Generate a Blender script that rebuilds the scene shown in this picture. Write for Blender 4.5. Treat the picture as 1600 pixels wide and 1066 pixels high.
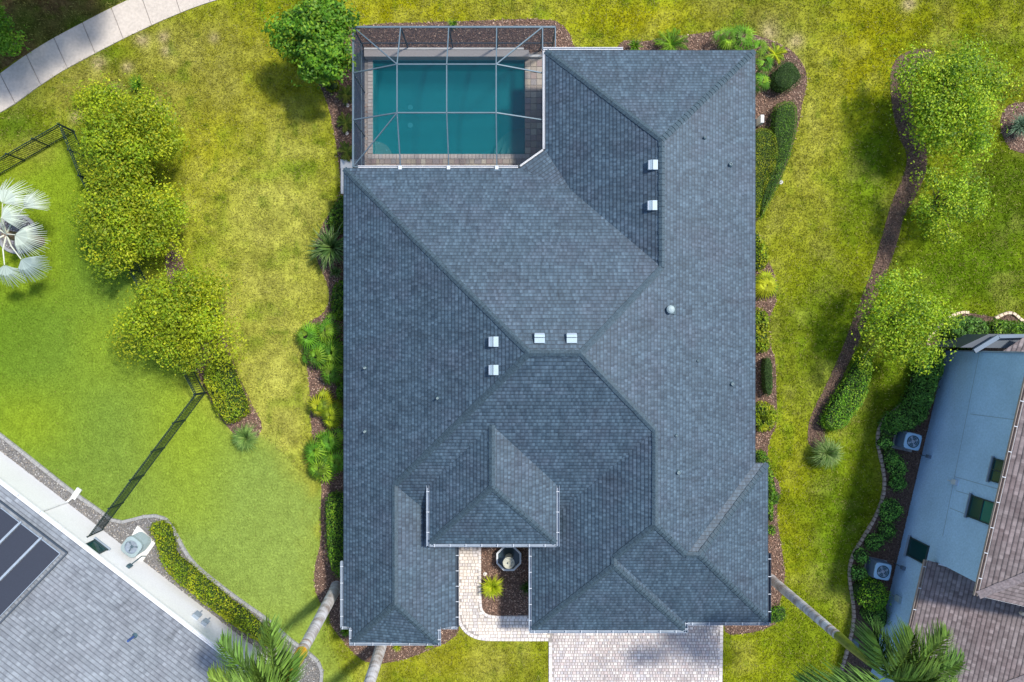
import bpy, math, random
import numpy as np
from mathutils import Vector
random.seed(7); rng = np.random.default_rng(11)
for o in list(bpy.data.objects): bpy.data.objects.remove(o)
S = bpy.context.scene
COL = S.collection
H = 38.0; F = 1600 * 24 / 36.0
R = math.radians
# ---------------------------------------------------------------- camera, light, exposure
cam = bpy.data.objects.new('camera', bpy.data.cameras.new('camera')); COL.objects.link(cam)
cam.location = (0, 0, H); cam.rotation_euler = (0, 0, 0)
cam.data.lens = 24; cam.data.sensor_width = 36; cam.data.clip_end = 2000; cam.data.clip_start = 0.5
S.camera = cam
SUN_EL = R(57); SUN_DIR = Vector((0.84 * math.cos(SUN_EL), 0.543 * math.cos(SUN_EL), math.sin(SUN_EL)))
w = bpy.data.worlds.new('World'); S.world = w; w.use_nodes = True
nt = w.node_tree; bg = nt.nodes['Background']
sky = nt.nodes.new('ShaderNodeTexSky'); sky.sky_type = 'NISHITA'; sky.sun_disc = False
sky.sun_elevation = SUN_EL; sky.sun_rotation = math.atan2(SUN_DIR.x, SUN_DIR.y)
sky.air_density = 1.0; sky.dust_density = 1.0; sky.ozone_density = 1.2
nt.links.new(sky.outputs[0], bg.inputs[0]); bg.inputs[1].default_value = 0.15
sl = bpy.data.lights.new('sun', 'SUN'); sun = bpy.data.objects.new('sun', sl); COL.objects.link(sun)
sl.energy = 3.15; sl.angle = R(5); sl.color = (1.0, 0.95, 0.87)
sun.rotation_euler = SUN_DIR.to_track_quat('Z', 'Y').to_euler(); sun.location = (20, 14, 40)
S.view_settings.view_transform = 'Standard'; S.view_settings.look = 'None'
S.view_settings.gamma = 1; S.view_settings.use_curve_mapping = False; S.view_settings.exposure = 0.80
S.cycles.max_bounces = 8; S.cycles.transparent_max_bounces = 16

# ---------------------------------------------------------------- helpers
def P(px, py, z=0.0):
    k = (H - z) / F
    return ((px - 800) * k, (533 - py) * k, z)
def P2(px, py, z=0.0): return P(px, py, z)[:2]
def link(o, parent=None):
    COL.objects.link(o)
    if parent is not None: o.parent = parent
    return o
def tag(o, label=None, cat=None, group=None, kind=None):
    if label: o['label'] = label
    if cat: o['category'] = cat
    if group: o['group'] = group
    if kind: o['kind'] = kind
    return o
def thing(name, label, cat, loc=(0, 0, 0), rz=0, group=None):
    o = bpy.data.objects.new(name, None); o.empty_display_size = 0.3
    o.location = loc; o.rotation_euler = (0, 0, rz); link(o)
    return tag(o, label, cat, group)
def copy_thing(src, loc, rz, label, group=None, scale=None):
    c = src.copy(); COL.objects.link(c); c.location = loc; c.rotation_euler = (0, 0, rz); c['label'] = label
    if group: c['group'] = group
    if scale: c.scale = (scale,) * 3
    for ch in list(src.children):
        d = ch.copy(); COL.objects.link(d); d.parent = c
        for g in list(ch.children):
            e = g.copy(); COL.objects.link(e); e.parent = d
    return c

class MB:
    def __init__(s): s.v = []; s.f = []; s.m = []; s.uv = []
    def face(s, pts, mi=0, uv=None):
        b = len(s.v); s.v += [tuple(p) for p in pts]; s.f.append(tuple(range(b, b + len(pts)))); s.m.append(mi)
        s.uv += list(uv) if uv else [(p[0], p[1]) for p in pts]
    def box(s, c, d, rz=0, mi=0, taper=1.0):
        x, y, z = d[0] / 2, d[1] / 2, d[2] / 2; co, si = math.cos(rz), math.sin(rz); P_ = []
        for sz in (-1, 1):
            t = taper if sz > 0 else 1
            for sx, sy in ((-1, -1), (1, -1), (1, 1), (-1, 1)):
                a, b = sx * x * t, sy * y * t
                P_.append((c[0] + a * co - b * si, c[1] + a * si + b * co, c[2] + sz * z))
        for q in ((3, 2, 1, 0), (4, 5, 6, 7), (0, 1, 5, 4), (1, 2, 6, 5), (2, 3, 7, 6), (3, 0, 4, 7)):
            s.face([P_[i] for i in q], mi)
    def bar(s, a, b, wd, ht, mi=0):
        a, b = Vector(a), Vector(b); d = (b - a).normalized()
        up = Vector((0, 0, 1)) if abs(d.z) < 0.95 else Vector((0, 1, 0))
        sd = d.cross(up).normalized() * wd / 2; u = sd.cross(d).normalized() * ht / 2
        q = [a - sd - u, a + sd - u, a + sd + u, a - sd + u, b - sd - u, b + sd - u, b + sd + u, b - sd + u]
        for f in ((0, 1, 2, 3), (7, 6, 5, 4), (0, 4, 5, 1), (1, 5, 6, 2), (2, 6, 7, 3), (3, 7, 4, 0)):
            s.face([q[i] for i in f], mi)
    def tube(s, pts, rad, n=8, mi=0, cap=True):
        pts = [Vector(p) for p in pts]; rings = []
        for i, p in enumerate(pts):
            d = (pts[min(i + 1, len(pts) - 1)] - pts[max(i - 1, 0)]).normalized()
            up = Vector((0, 1, 0)) if abs(d.y) < 0.9 else Vector((1, 0, 0))
            a = d.cross(up).normalized(); b = d.cross(a); r = rad[i] if hasattr(rad, '__len__') else rad
            rings.append([p + a * r * math.cos(2 * math.pi * k / n) + b * r * math.sin(2 * math.pi * k / n) for k in range(n)])
        for i in range(len(rings) - 1):
            for k in range(n):
                k2 = (k + 1) % n
                s.face([rings[i][k], rings[i][k2], rings[i + 1][k2], rings[i + 1][k]][::-1], mi)
        if cap: s.face(rings[0], mi); s.face(rings[-1][::-1], mi)
    def lathe(s, c, prof, n=16, mi=0, rot=0):
        for i in range(len(prof) - 1):
            (r0, z0), (r1, z1) = prof[i], prof[i + 1]
            for k in range(n):
                a, b = 2 * math.pi * k / n + rot, 2 * math.pi * (k + 1) / n + rot
                pts = [(c[0] + r0 * math.cos(a), c[1] + r0 * math.sin(a), c[2] + z0), (c[0] + r0 * math.cos(b), c[1] + r0 * math.sin(b), c[2] + z0),
                       (c[0] + r1 * math.cos(b), c[1] + r1 * math.sin(b), c[2] + z1), (c[0] + r1 * math.cos(a), c[1] + r1 * math.sin(a), c[2] + z1)]
                if r0 < 1e-5: pts = pts[1:]
                elif r1 < 1e-5: pts = pts[:3]
                s.face(pts, mi)
    def prism(s, poly, z0, z1, mi=0, bottom=False):
        n = len(poly); s.face([(x, y, z1) for x, y in poly], mi)
        for i in range(n):
            a, b = poly[i], poly[(i + 1) % n]
            s.face([(a[0], a[1], z0), (b[0], b[1], z0), (b[0], b[1], z1), (a[0], a[1], z1)], mi)
        if bottom: s.face([(x, y, z0) for x, y in poly][::-1], mi)
    def build(s, name, mats, parent=None, smooth=False):
        me = bpy.data.meshes.new(name); me.from_pydata(s.v, [], s.f)
        if not isinstance(mats, (list, tuple)): mats = [mats]
        for m in mats: me.materials.append(m)
        if len(mats) > 1: me.polygons.foreach_set('material_index', s.m)
        uvl = me.uv_layers.new(name='UVMap'); uvl.data.foreach_set('uv', np.array(s.uv, dtype=np.float32).ravel())
        if smooth: me.polygons.foreach_set('use_smooth', [True] * len(s.f))
        me.update()
        return link(bpy.data.objects.new(name, me), parent)

def quads(name, V, cols, m, parent=None, k=4):
    """V (n,k,3) polygons, cols (n,3)"""
    n = len(V); me = bpy.data.meshes.new(name)
    me.vertices.add(n * k); me.vertices.foreach_set('co', V.astype(np.float32).ravel())
    me.loops.add(n * k); me.loops.foreach_set('vertex_index', np.arange(n * k, dtype=np.int32))
    me.polygons.add(n); me.polygons.foreach_set('loop_start', np.arange(0, n * k, k, dtype=np.int32))
    ca = me.color_attributes.new('Col', 'FLOAT_COLOR', 'POINT')
    c = np.ones((n, k, 4), dtype=np.float32); c[:, :, :3] = cols[:, None, :]
    ca.data.foreach_set('color', c.ravel())
    me.materials.append(m); me.update(calc_edges=True)
    return link(bpy.data.objects.new(name, me), parent)

def unit(a): return a / np.maximum(np.linalg.norm(a, axis=-1, keepdims=True), 1e-9)
def leaf_quads(C, N, L, W, fold=0.0):
    n = len(C); N = unit(N); r = unit(rng.normal(size=(n, 3))); A = unit(np.cross(N, r)); B = np.cross(N, A)
    L = np.broadcast_to(L, n)[:, None]; W = np.broadcast_to(W, n)[:, None]
    return np.stack([C - A * L / 2, C + B * W / 2 + N * fold, C + A * L / 2, C - B * W / 2 + N * fold], axis=1)

def vnoise(x, y, sc=1.0, seed=0):
    x = np.asarray(x) / sc; y = np.asarray(y) / sc; xi = np.floor(x); yi = np.floor(y); fx = x - xi; fy = y - yi
    fx = fx * fx * (3 - 2 * fx); fy = fy * fy * (3 - 2 * fy)
    def h(a, b):
        v = np.sin(a * 127.1 + b * 311.7 + seed * 74.7) * 43758.5453; return v - np.floor(v)
    return (h(xi, yi) * (1 - fx) + h(xi + 1, yi) * fx) * (1 - fy) + (h(xi, yi + 1) * (1 - fx) + h(xi + 1, yi + 1) * fx) * fy
def inpoly(x, y, poly):
    x = np.asarray(x); y = np.asarray(y); c = np.zeros(x.shape, bool); n = len(poly)
    for i in range(n):
        x1, y1 = poly[i]; x2, y2 = poly[i - 1]
        if y1 == y2: continue
        t = ((y1 > y) != (y2 > y)) & (x < (x2 - x1) * (y - y1) / (y2 - y1) + x1); c ^= t
    return c
def sample_poly(poly, n):
    a = np.array(poly); lo, hi = a.min(0), a.max(0); out = np.zeros((0, 2))
    while len(out) < n:
        p = rng.uniform(lo, hi, size=(n * 2, 2)); out = np.vstack([out, p[inpoly(p[:, 0], p[:, 1], poly)]])
    return out[:n]
def area(poly):
    a = np.array(poly); x, y = a[:, 0], a[:, 1]
    return abs(np.dot(x, np.roll(y, 1)) - np.dot(y, np.roll(x, 1))) / 2
def smooth_poly(pts, it=2):
    for _ in range(it):
        q = []
        for i in range(len(pts)):
            a, b = pts[i], pts[(i + 1) % len(pts)]
            q += [(a[0] * .75 + b[0] * .25, a[1] * .75 + b[1] * .25), (a[0] * .25 + b[0] * .75, a[1] * .25 + b[1] * .75)]
        pts = q
    return pts
def smooth_line(pts, it=2):
    for _ in range(it):
        q = [pts[0]]
        for a, b in zip(pts[:-1], pts[1:]):
            q += [tuple(a[k] * .75 + b[k] * .25 for k in range(len(a))), tuple(a[k] * .25 + b[k] * .75 for k in range(len(a)))]
        pts = q + [pts[-1]]
    return pts
def resample(pts, step):
    out = [pts[0]]; acc = 0
    for a, b in zip(pts[:-1], pts[1:]):
        L = math.dist(a, b); t = step - acc
        while t <= L:
            out.append(tuple(a[k] + (b[k] - a[k]) * t / L for k in range(len(a)))); t += step
        acc = L - (t - step)
    return out

# ---------------------------------------------------------------- materials
def mat(name, col, rough=0.8, metal=0.0, noise=0.0, nscale=5.0, bump=0.0, spec=0.3, big=0.0):
    m = bpy.data.materials.new(name); m.use_nodes = True; nt = m.node_tree; b = nt.nodes['Principled BSDF']
    b.inputs['Roughness'].default_value = rough; b.inputs['Metallic'].default_value = metal
    b.inputs['Specular IOR Level'].default_value = spec; b.inputs['Base Color'].default_value = (*col, 1)
    if noise or bump or big:
        tc = nt.nodes.new('ShaderNodeTexCoord'); n = nt.nodes.new('ShaderNodeTexNoise'); n.inputs['Scale'].default_value = nscale; n.inputs['Detail'].default_value = 6
        geo = nt.nodes.new('ShaderNodeNewGeometry'); nt.links.new(geo.outputs['Position'], n.inputs['Vector'])
        n2 = nt.nodes.new('ShaderNodeTexNoise'); n2.inputs['Scale'].default_value = 0.45; n2.inputs['Detail'].default_value = 4; nt.links.new(geo.outputs['Position'], n2.inputs['Vector'])
        m1 = nt.nodes.new('ShaderNodeMapRange'); m1.inputs[3].default_value = 1 - noise; m1.inputs[4].default_value = 1 + noise; m1.inputs[1].default_value = .3; m1.inputs[2].default_value = .7; nt.links.new(n.outputs[0], m1.inputs[0])
        m2 = nt.nodes.new('ShaderNodeMapRange'); m2.inputs[3].default_value = 1 - big; m2.inputs[4].default_value = 1 + big; m2.inputs[1].default_value = .3; m2.inputs[2].default_value = .7; nt.links.new(n2.outputs[0], m2.inputs[0])
        mm = nt.nodes.new('ShaderNodeMath'); mm.operation = 'MULTIPLY'; nt.links.new(m1.outputs[0], mm.inputs[0]); nt.links.new(m2.outputs[0], mm.inputs[1])
        vm = nt.nodes.new('ShaderNodeVectorMath'); vm.operation = 'SCALE'; vm.inputs[0].default_value = col; nt.links.new(mm.outputs[0], vm.inputs['Scale'])
        nt.links.new(vm.outputs[0], b.inputs['Base Color'])
        if bump:
            bp = nt.nodes.new('ShaderNodeBump'); bp.inputs['Strength'].default_value = bump; bp.inputs['Distance'].default_value = 0.05
            nt.links.new(n.outputs[0], bp.inputs['Height']); nt.links.new(bp.outputs[0], b.inputs['Normal'])
    return m
def attr_mat(name, rough=0.8, trans=0.0, spec=0.2, bump=0.0, nscale=8, namp=0.0, namp2=0.0, nscale2=2.0):
    m = bpy.data.materials.new(name); m.use_nodes = True; nt = m.node_tree; b = nt.nodes['Principled BSDF']
    b.inputs['Roughness'].default_value = rough; b.inputs['Specular IOR Level'].default_value = spec
    at = nt.nodes.new('ShaderNodeAttribute'); at.attribute_name = 'Col'; src = at.outputs['Color']
    if namp:
        geo = nt.nodes.new('ShaderNodeNewGeometry'); fac = None
        for sc, am in ((nscale, namp), (nscale2, namp2)):
            n = nt.nodes.new('ShaderNodeTexNoise'); n.inputs['Scale'].default_value = sc; n.inputs['Detail'].default_value = 5; n.inputs['Roughness'].default_value = .65
            nt.links.new(geo.outputs['Position'], n.inputs['Vector'])
            mr = nt.nodes.new('ShaderNodeMapRange'); mr.inputs[1].default_value = .3; mr.inputs[2].default_value = .7; mr.inputs[3].default_value = 1 - am; mr.inputs[4].default_value = 1 + am
            nt.links.new(n.outputs[0], mr.inputs[0])
            if fac is None: fac = mr.outputs[0]; n1 = n
            else:
                mm = nt.nodes.new('ShaderNodeMath'); mm.operation = 'MULTIPLY'; nt.links.new(fac, mm.inputs[0]); nt.links.new(mr.outputs[0], mm.inputs[1]); fac = mm.outputs[0]
        vm = nt.nodes.new('ShaderNodeVectorMath'); vm.operation = 'SCALE'; nt.links.new(src, vm.inputs[0]); nt.links.new(fac, vm.inputs['Scale']); src = vm.outputs[0]
        if bump:
            bp = nt.nodes.new('ShaderNodeBump'); bp.inputs['Strength'].default_value = bump; bp.inputs['Distance'].default_value = 0.08
            nt.links.new(n1.outputs[0], bp.inputs['Height']); nt.links.new(bp.outputs[0], b.inputs['Normal'])
    nt.links.new(src, b.inputs['Base Color'])
    if trans:
        out = nt.nodes['Material Output']; tr = nt.nodes.new('ShaderNodeBsdfTranslucent'); mx = nt.nodes.new('ShaderNodeMixShader'); mx.inputs[0].default_value = trans
        nt.links.new(src, tr.inputs['Color']); nt.links.new(b.outputs[0], mx.inputs[1]); nt.links.new(tr.outputs[0], mx.inputs[2]); nt.links.new(mx.outputs[0], out.inputs['Surface'])
    return m

def shingle_mat(name, dark, light, course=0.19, tab=0.30, tint=(1, 1, 1), rough=0.85, patch=0.15, spec=.25, fleck=.12, dash=.10, stain=.8):
    m = bpy.data.materials.new(name); m.use_nodes = True; nt = m.node_tree; b = nt.nodes['Principled BSDF']; N = nt.nodes.new; Lk = nt.links.new
    b.inputs['Roughness'].default_value = rough; b.inputs['Specular IOR Level'].default_value = spec
    uv = N('ShaderNodeUVMap'); uv.uv_map = 'UVMap'; sp = N('ShaderNodeSeparateXYZ'); Lk(uv.outputs[0], sp.inputs[0])
    def math_(op, a, b_=None):
        n = N('ShaderNodeMath'); n.operation = op
        for i, v in enumerate((a, b_)):
            if v is None: continue
            if isinstance(v, (int, float)): n.inputs[i].default_value = v
            else: Lk(v, n.inputs[i])
        return n.outputs[0]
    row = math_('FLOOR', math_('DIVIDE', sp.outputs[1], course))
    wr = N('ShaderNodeTexWhiteNoise'); wr.noise_dimensions = '1D'; Lk(row, wr.inputs['W'])
    vals = []
    for k, tw in enumerate((tab, tab * 0.61)):
        u = math_('ADD', math_('DIVIDE', sp.outputs[0], tw), math_('MULTIPLY', wr.outputs[0], 9.7 + 5 * k))
        if k == 0: us0 = u
        cb = N('ShaderNodeCombineXYZ'); Lk(math_('FLOOR', u), cb.inputs[0]); Lk(row, cb.inputs[1]); cb.inputs[2].default_value = k * 7.3
        wn = N('ShaderNodeTexWhiteNoise'); wn.noise_dimensions = '3D'; Lk(cb.outputs[0], wn.inputs['Vector']); vals.append(wn.outputs[0])
    rnd = math_('MULTIPLY', math_('ADD', vals[0], vals[1]), 0.5)
    # dark slot line near the course top (the overlap above)
    fr = math_('FRACT', math_('DIVIDE', sp.outputs[1], course)); edge = math_('LESS_THAN', fr, 0.2)
    geo = N('ShaderNodeNewGeometry'); big = N('ShaderNodeTexNoise'); big.inputs['Scale'].default_value = 0.8; big.inputs['Detail'].default_value = 7; big.inputs['Roughness'].default_value = .62; Lk(geo.outputs['Position'], big.inputs['Vector'])
    fine = N('ShaderNodeTexNoise'); fine.inputs['Scale'].default_value = 22; fine.inputs['Detail'].default_value = 3; Lk(geo.outputs['Position'], fine.inputs['Vector'])
    mr = N('ShaderNodeMapRange'); mr.inputs[1].default_value = .3; mr.inputs[2].default_value = .7; mr.inputs[3].default_value = 1 - patch; mr.inputs[4].default_value = 1 + patch; Lk(big.outputs[0], mr.inputs[0])
    mf = N('ShaderNodeMapRange'); mf.inputs[3].default_value = .8; mf.inputs[4].default_value = 1.2; Lk(fine.outputs[0], mf.inputs[0])
    # sparse dark streaks running down the slope
    cs = N('ShaderNodeCombineXYZ'); Lk(math_('MULTIPLY', sp.outputs[0], 2.2), cs.inputs[0]); Lk(math_('MULTIPLY', sp.outputs[1], 0.35), cs.inputs[1])
    st = N('ShaderNodeTexNoise'); st.inputs['Scale'].default_value = 1.0; st.inputs['Detail'].default_value = 4; Lk(cs.outputs[0], st.inputs['Vector'])
    ms = N('ShaderNodeMapRange'); ms.inputs[1].default_value = .6; ms.inputs[2].default_value = .75; ms.inputs[3].default_value = 1; ms.inputs[4].default_value = .68; Lk(st.outputs[0], ms.inputs[0])
    mx = N('ShaderNodeMix'); mx.data_type = 'RGBA'; Lk(rnd, mx.inputs[0]); mx.inputs[6].default_value = (*dark, 1); mx.inputs[7].default_value = (*light, 1)
    f = math_('MULTIPLY', math_('MULTIPLY', mr.outputs[0], mf.outputs[0]), math_('SUBTRACT', 1.0, math_('MULTIPLY', edge, 0.36)))
    f = math_('MULTIPLY', f, ms.outputs[0])
    f = math_('MULTIPLY', f, math_('ADD', 1.0 - fleck * .28, math_('MULTIPLY', math_('GREATER_THAN', vals[1], .70), fleck)))
    c6 = N('ShaderNodeCombineXYZ'); Lk(math_('MULTIPLY', sp.outputs[0], 0.9), c6.inputs[0]); Lk(math_('MULTIPLY', sp.outputs[1], 2.6), c6.inputs[1])
    n6 = N('ShaderNodeTexNoise'); n6.inputs['Scale'].default_value = 1.0; n6.inputs['Detail'].default_value = 5; n6.inputs['Roughness'].default_value = .7; Lk(c6.outputs[0], n6.inputs['Vector'])
    m6 = N('ShaderNodeMapRange'); m6.inputs[1].default_value = .66; m6.inputs[2].default_value = .76; m6.inputs[3].default_value = 1; m6.inputs[4].default_value = .62; Lk(n6.outputs[0], m6.inputs[0]); f = math_('MULTIPLY', f, m6.outputs[0])
    us = math_('FRACT', us0); dsh = math_('MULTIPLY', math_('GREATER_THAN', us, .42), math_('GREATER_THAN', fr, .3))
    f = math_('MULTIPLY', f, math_('ADD', 1.0 - dash * .45, math_('MULTIPLY', dsh, dash)))
    st2 = N('ShaderNodeTexNoise'); st2.inputs['Scale'].default_value = 0.55; st2.inputs['Detail'].default_value = 5; st2.inputs['Roughness'].default_value = .6; Lk(geo.outputs['Position'], st2.inputs['Vector'])
    m5 = N('ShaderNodeMapRange'); m5.inputs[1].default_value = .45; m5.inputs[2].default_value = .68; m5.inputs[3].default_value = 0; m5.inputs[4].default_value = stain; Lk(st2.outputs[0], m5.inputs[0])
    mt = N('ShaderNodeMix'); mt.data_type = 'RGBA'; mt.blend_type = 'MULTIPLY'; Lk(m5.outputs[0], mt.inputs[0]); Lk(mx.outputs[2], mt.inputs[6]); mt.inputs[7].default_value = (1.05, .78, .82, 1)
    vm = N('ShaderNodeVectorMath'); vm.operation = 'SCALE'; Lk(mt.outputs[2], vm.inputs[0]); Lk(f, vm.inputs['Scale']); Lk(vm.outputs[0], b.inputs['Base Color'])
    return m

M = {}
M['roof'] = shingle_mat('slate_shingle', (0.025, 0.047, 0.070), (0.060, 0.097, 0.130), tab=.20, rough=.60, spec=.39, stain=.45, fleck=.15, dash=.27)
M['cap'] = mat('ridge_cap_shingle', (0.040, 0.066, 0.086), .62, noise=.3, nscale=9, bump=.3)
M['roof_l'] = shingle_mat('grey_shingle', (0.135, 0.150, 0.170), (0.215, 0.238, 0.262), stain=.1, fleck=.04, dash=.05)
M['roof_r'] = shingle_mat('brown_shingle', (0.115, 0.090, 0.088), (0.225, 0.188, 0.182), course=0.20, tab=0.27, stain=.2)
M['cap_r'] = mat('brown_cap', (0.20, 0.165, 0.165), .85, noise=.3, nscale=9, bump=.3)
M['white'] = mat('white_paint', (0.62, 0.63, 0.64), .5, noise=.06, nscale=2)
M['gutter'] = mat('gutter_metal', (0.25, 0.30, 0.36), .45, noise=.12, nscale=3)
M['strap'] = mat('white_strap', (0.48, 0.52, 0.56), .4)
M['vent'] = mat('vent_metal', (0.34, 0.43, 0.48), .5, noise=.05)
M['navy'] = mat('dark_trim', (0.045, 0.06, 0.08), .5)
M['alu'] = mat('cage_frame', (0.11, 0.155, 0.185), .4, metal=.2, noise=.08)
M['stucco'] = mat('beige_stucco', (0.55, 0.50, 0.42), .9, noise=.08, nscale=12, bump=.2)
M['stucco_w'] = mat('white_stucco', (0.64, 0.645, 0.65), .9, noise=.05, nscale=14, bump=.15, big=.03)
M['stucco_shade'] = mat('blue_shade_stucco', (0.35, 0.52, 0.70), .9, noise=.09, nscale=10, bump=.4, big=.10)  # pale stucco; the blue of its sky-lit shade is put into the colour
M['soffit'] = mat('soffit', (0.6, 0.6, 0.58), .8)
M['glass'] = mat('window_glass', (0.010, 0.045, 0.050), .08, spec=.6)
M['glass2'] = mat('window_glass_teal', (0.012, 0.13, 0.12), .12, spec=.6)
M['frame'] = mat('window_frame', (0.03, 0.05, 0.055), .5)
M['concrete'] = mat('path_concrete', (0.47, 0.415, 0.355), .9, noise=.10, nscale=7, bump=.2, big=.08)
M['concrete_g'] = mat('grey_curb', (0.27, 0.27, 0.27), .9, noise=.22, nscale=9, bump=.4)
M['white_pad'] = mat('pale_pad', (0.66, 0.65, 0.62), .9, noise=.08)
def trunk_mat():
    m = mat('palm_trunk', (.46, .45, .46), .85); nt = m.node_tree; geo = nt.nodes.new('ShaderNodeNewGeometry'); mp = nt.nodes.new('ShaderNodeVectorMath'); mp.operation = 'MULTIPLY'; mp.inputs[1].default_value = (1.2, 1.2, 7); nt.links.new(geo.outputs['Position'], mp.inputs[0])
    n = nt.nodes.new('ShaderNodeTexNoise'); n.inputs['Scale'].default_value = 1.0; n.inputs['Detail'].default_value = 6; nt.links.new(mp.outputs[0], n.inputs['Vector'])
    n2 = nt.nodes.new('ShaderNodeTexNoise'); n2.inputs['Scale'].default_value = 2.2; n2.inputs['Detail'].default_value = 6; nt.links.new(geo.outputs['Position'], n2.inputs['Vector'])
    cr = nt.nodes.new('ShaderNodeValToRGB'); cr.color_ramp.elements[0].position = .36; cr.color_ramp.elements[0].color = (.24, .20, .17, 1); cr.color_ramp.elements[1].position = .58; cr.color_ramp.elements[1].color = (.52, .51, .51, 1); ad = nt.nodes.new('ShaderNodeMix'); ad.inputs[0].default_value = .5; nt.links.new(n.outputs[0], ad.inputs[2]); nt.links.new(n2.outputs[0], ad.inputs[3]); nt.links.new(ad.outputs[0], cr.inputs[0]); nt.links.new(cr.outputs[0], nt.nodes['Principled BSDF'].inputs['Base Color'])
    bp = nt.nodes.new('ShaderNodeBump'); bp.inputs['Strength'].default_value = .5; bp.inputs['Distance'].default_value = .03; nt.links.new(n.outputs[0], bp.inputs['Height']); nt.links.new(bp.outputs[0], nt.nodes['Principled BSDF'].inputs['Normal']); return m
M['palmtrunk'] = trunk_mat()
M['black'] = mat('black_fence_metal', (0.012, 0.028, 0.028), .45)
M['mulch'] = mat('mulch_soil', (0.11, 0.068, 0.05), .95, noise=.45, nscale=10, bump=.8)
M['gravel'] = mat('gravel_soil', (0.15, 0.145, 0.14), .95, noise=.4, nscale=12, bump=.8)
M['chips'] = attr_mat('bark_chips', .9)
M['leaf'] = attr_mat('leaf', .55, trans=.4, spec=.3)
M['palmleaf'] = attr_mat('palm_leaf', .55, trans=.2, spec=.22)
M['silver'] = attr_mat('silver_leaf', .6, trans=.12, spec=.3)
M['blade'] = attr_mat('grass_blade', .85, trans=.2, spec=.0)
M['lawn'] = attr_mat('lawn', .95, spec=.0, bump=.9, nscale=9, namp=.30, namp2=.16, nscale2=2.2)
M['bark'] = mat('bark', (0.16, 0.12, 0.085), .9, noise=.3, nscale=10, bump=.5)
M['palmtrunk_'] = mat('palm_trunk_plain', (0.50, 0.49, 0.50), .8, noise=.16, nscale=4, bump=.3, big=.15)
M['shaft_g'] = mat('green_crownshaft', (0.14, 0.17, 0.02), .4, noise=.3, nscale=6)
M['shaft_o'] = mat('orange_boot', (0.50, 0.26, 0.02), .5, noise=.35, nscale=8)
M['ring'] = mat('trunk_ring', (0.30, 0.24, 0.20), .85, noise=.2)
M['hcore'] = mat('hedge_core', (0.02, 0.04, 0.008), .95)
M['ac_side'] = mat('ac_blue_grey', (0.27, 0.34, 0.35), .5, noise=.06)
M['ac_navy'] = mat('ac_dark_side', (0.10, 0.14, 0.19), .5)
M['ac_top'] = mat('ac_pale_top', (0.26, 0.42, 0.56), .45)
M['ac_dark'] = mat('ac_fan_well', (0.05, 0.09, 0.11), .5)
M['pv'] = mat('collector_black', (0.020, 0.026, 0.042), .55, noise=.15, nscale=30, spec=.25)
M['stone'] = mat('edging_stone', (0.34, 0.27, 0.22), .9, noise=.25, nscale=9, bump=.4)
M['stone2'] = mat('pale_edging_stone', (0.58, 0.46, 0.34), .9, noise=.25, nscale=9, bump=.4)
M['basin'] = mat('pool_plaster', (0.17, 0.50, 0.50), .8, noise=.05, nscale=2)
M['step'] = mat('pool_step', (0.42, 0.46, 0.42), .8, noise=.08, nscale=3)
M['drain'] = mat('drain_cover', (0.75, 0.95, 0.98), .5)
M['fstone'] = mat('fountain_stone', (0.40, 0.40, 0.33), .8, noise=.2, nscale=10, bump=.3)
M['petiole'] = mat('pale_petiole', (.50,.52,.42), .6)
M['frim'] = mat('fountain_rim', (0.55, 0.57, 0.58), .8, noise=.12, nscale=8)
M['fwater'] = mat('fountain_water', (0.035, 0.055, 0.06), .12, spec=.5)
M['plastic_b'] = mat('blue_plastic', (0.04, 0.08, 0.22), .5)
def paver_mat(name, cols):
    m = bpy.data.materials.new(name); m.use_nodes = True; nt = m.node_tree; b = nt.nodes['Principled BSDF']; b.inputs['Roughness'].default_value = .88; b.inputs['Specular IOR Level'].default_value = .2
    oi = nt.nodes.new('ShaderNodeObjectInfo'); cr = nt.nodes.new('ShaderNodeValToRGB'); cr.color_ramp.interpolation = 'LINEAR'
    while len(cr.color_ramp.elements) < len(cols): cr.color_ramp.elements.new(.5)
    for i, c in enumerate(cols): cr.color_ramp.elements[i].position = i / (len(cols) - 1); cr.color_ramp.elements[i].color = (*c, 1)
    nt.links.new(oi.outputs['Random'], cr.inputs[0])
    n = nt.nodes.new('ShaderNodeTexNoise'); n.inputs['Scale'].default_value = 14; geo = nt.nodes.new('ShaderNodeNewGeometry'); nt.links.new(geo.outputs['Position'], n.inputs['Vector'])
    mr = nt.nodes.new('ShaderNodeMapRange'); mr.inputs[3].default_value = .75; mr.inputs[4].default_value = 1.25; nt.links.new(n.outputs[0], mr.inputs[0])
    vm = nt.nodes.new('ShaderNodeVectorMath'); vm.operation = 'SCALE'; nt.links.new(cr.outputs[0], vm.inputs[0]); nt.links.new(mr.outputs[0], vm.inputs['Scale']); nt.links.new(vm.outputs[0], b.inputs['Base Color'])
    return m
M['pdeck'] = paver_mat('deck_paver', [(.27, .225, .20), (.31, .235, .215), (.25, .23, .23), (.36, .31, .24), (.29, .24, .22), (.42, .38, .31)])
M['pcope'] = paver_mat('coping_paver', [(.36, .33, .31), (.42, .38, .35), (.33, .32, .32)])
M['pavers'] = attr_mat('driveway_paver', .88, spec=.2, nscale=16, namp=.12, namp2=.16, nscale2=.5)
M['joint'] = mat('joint_sand', (0.27, 0.245, 0.225), .95, noise=.2, nscale=10)
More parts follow.
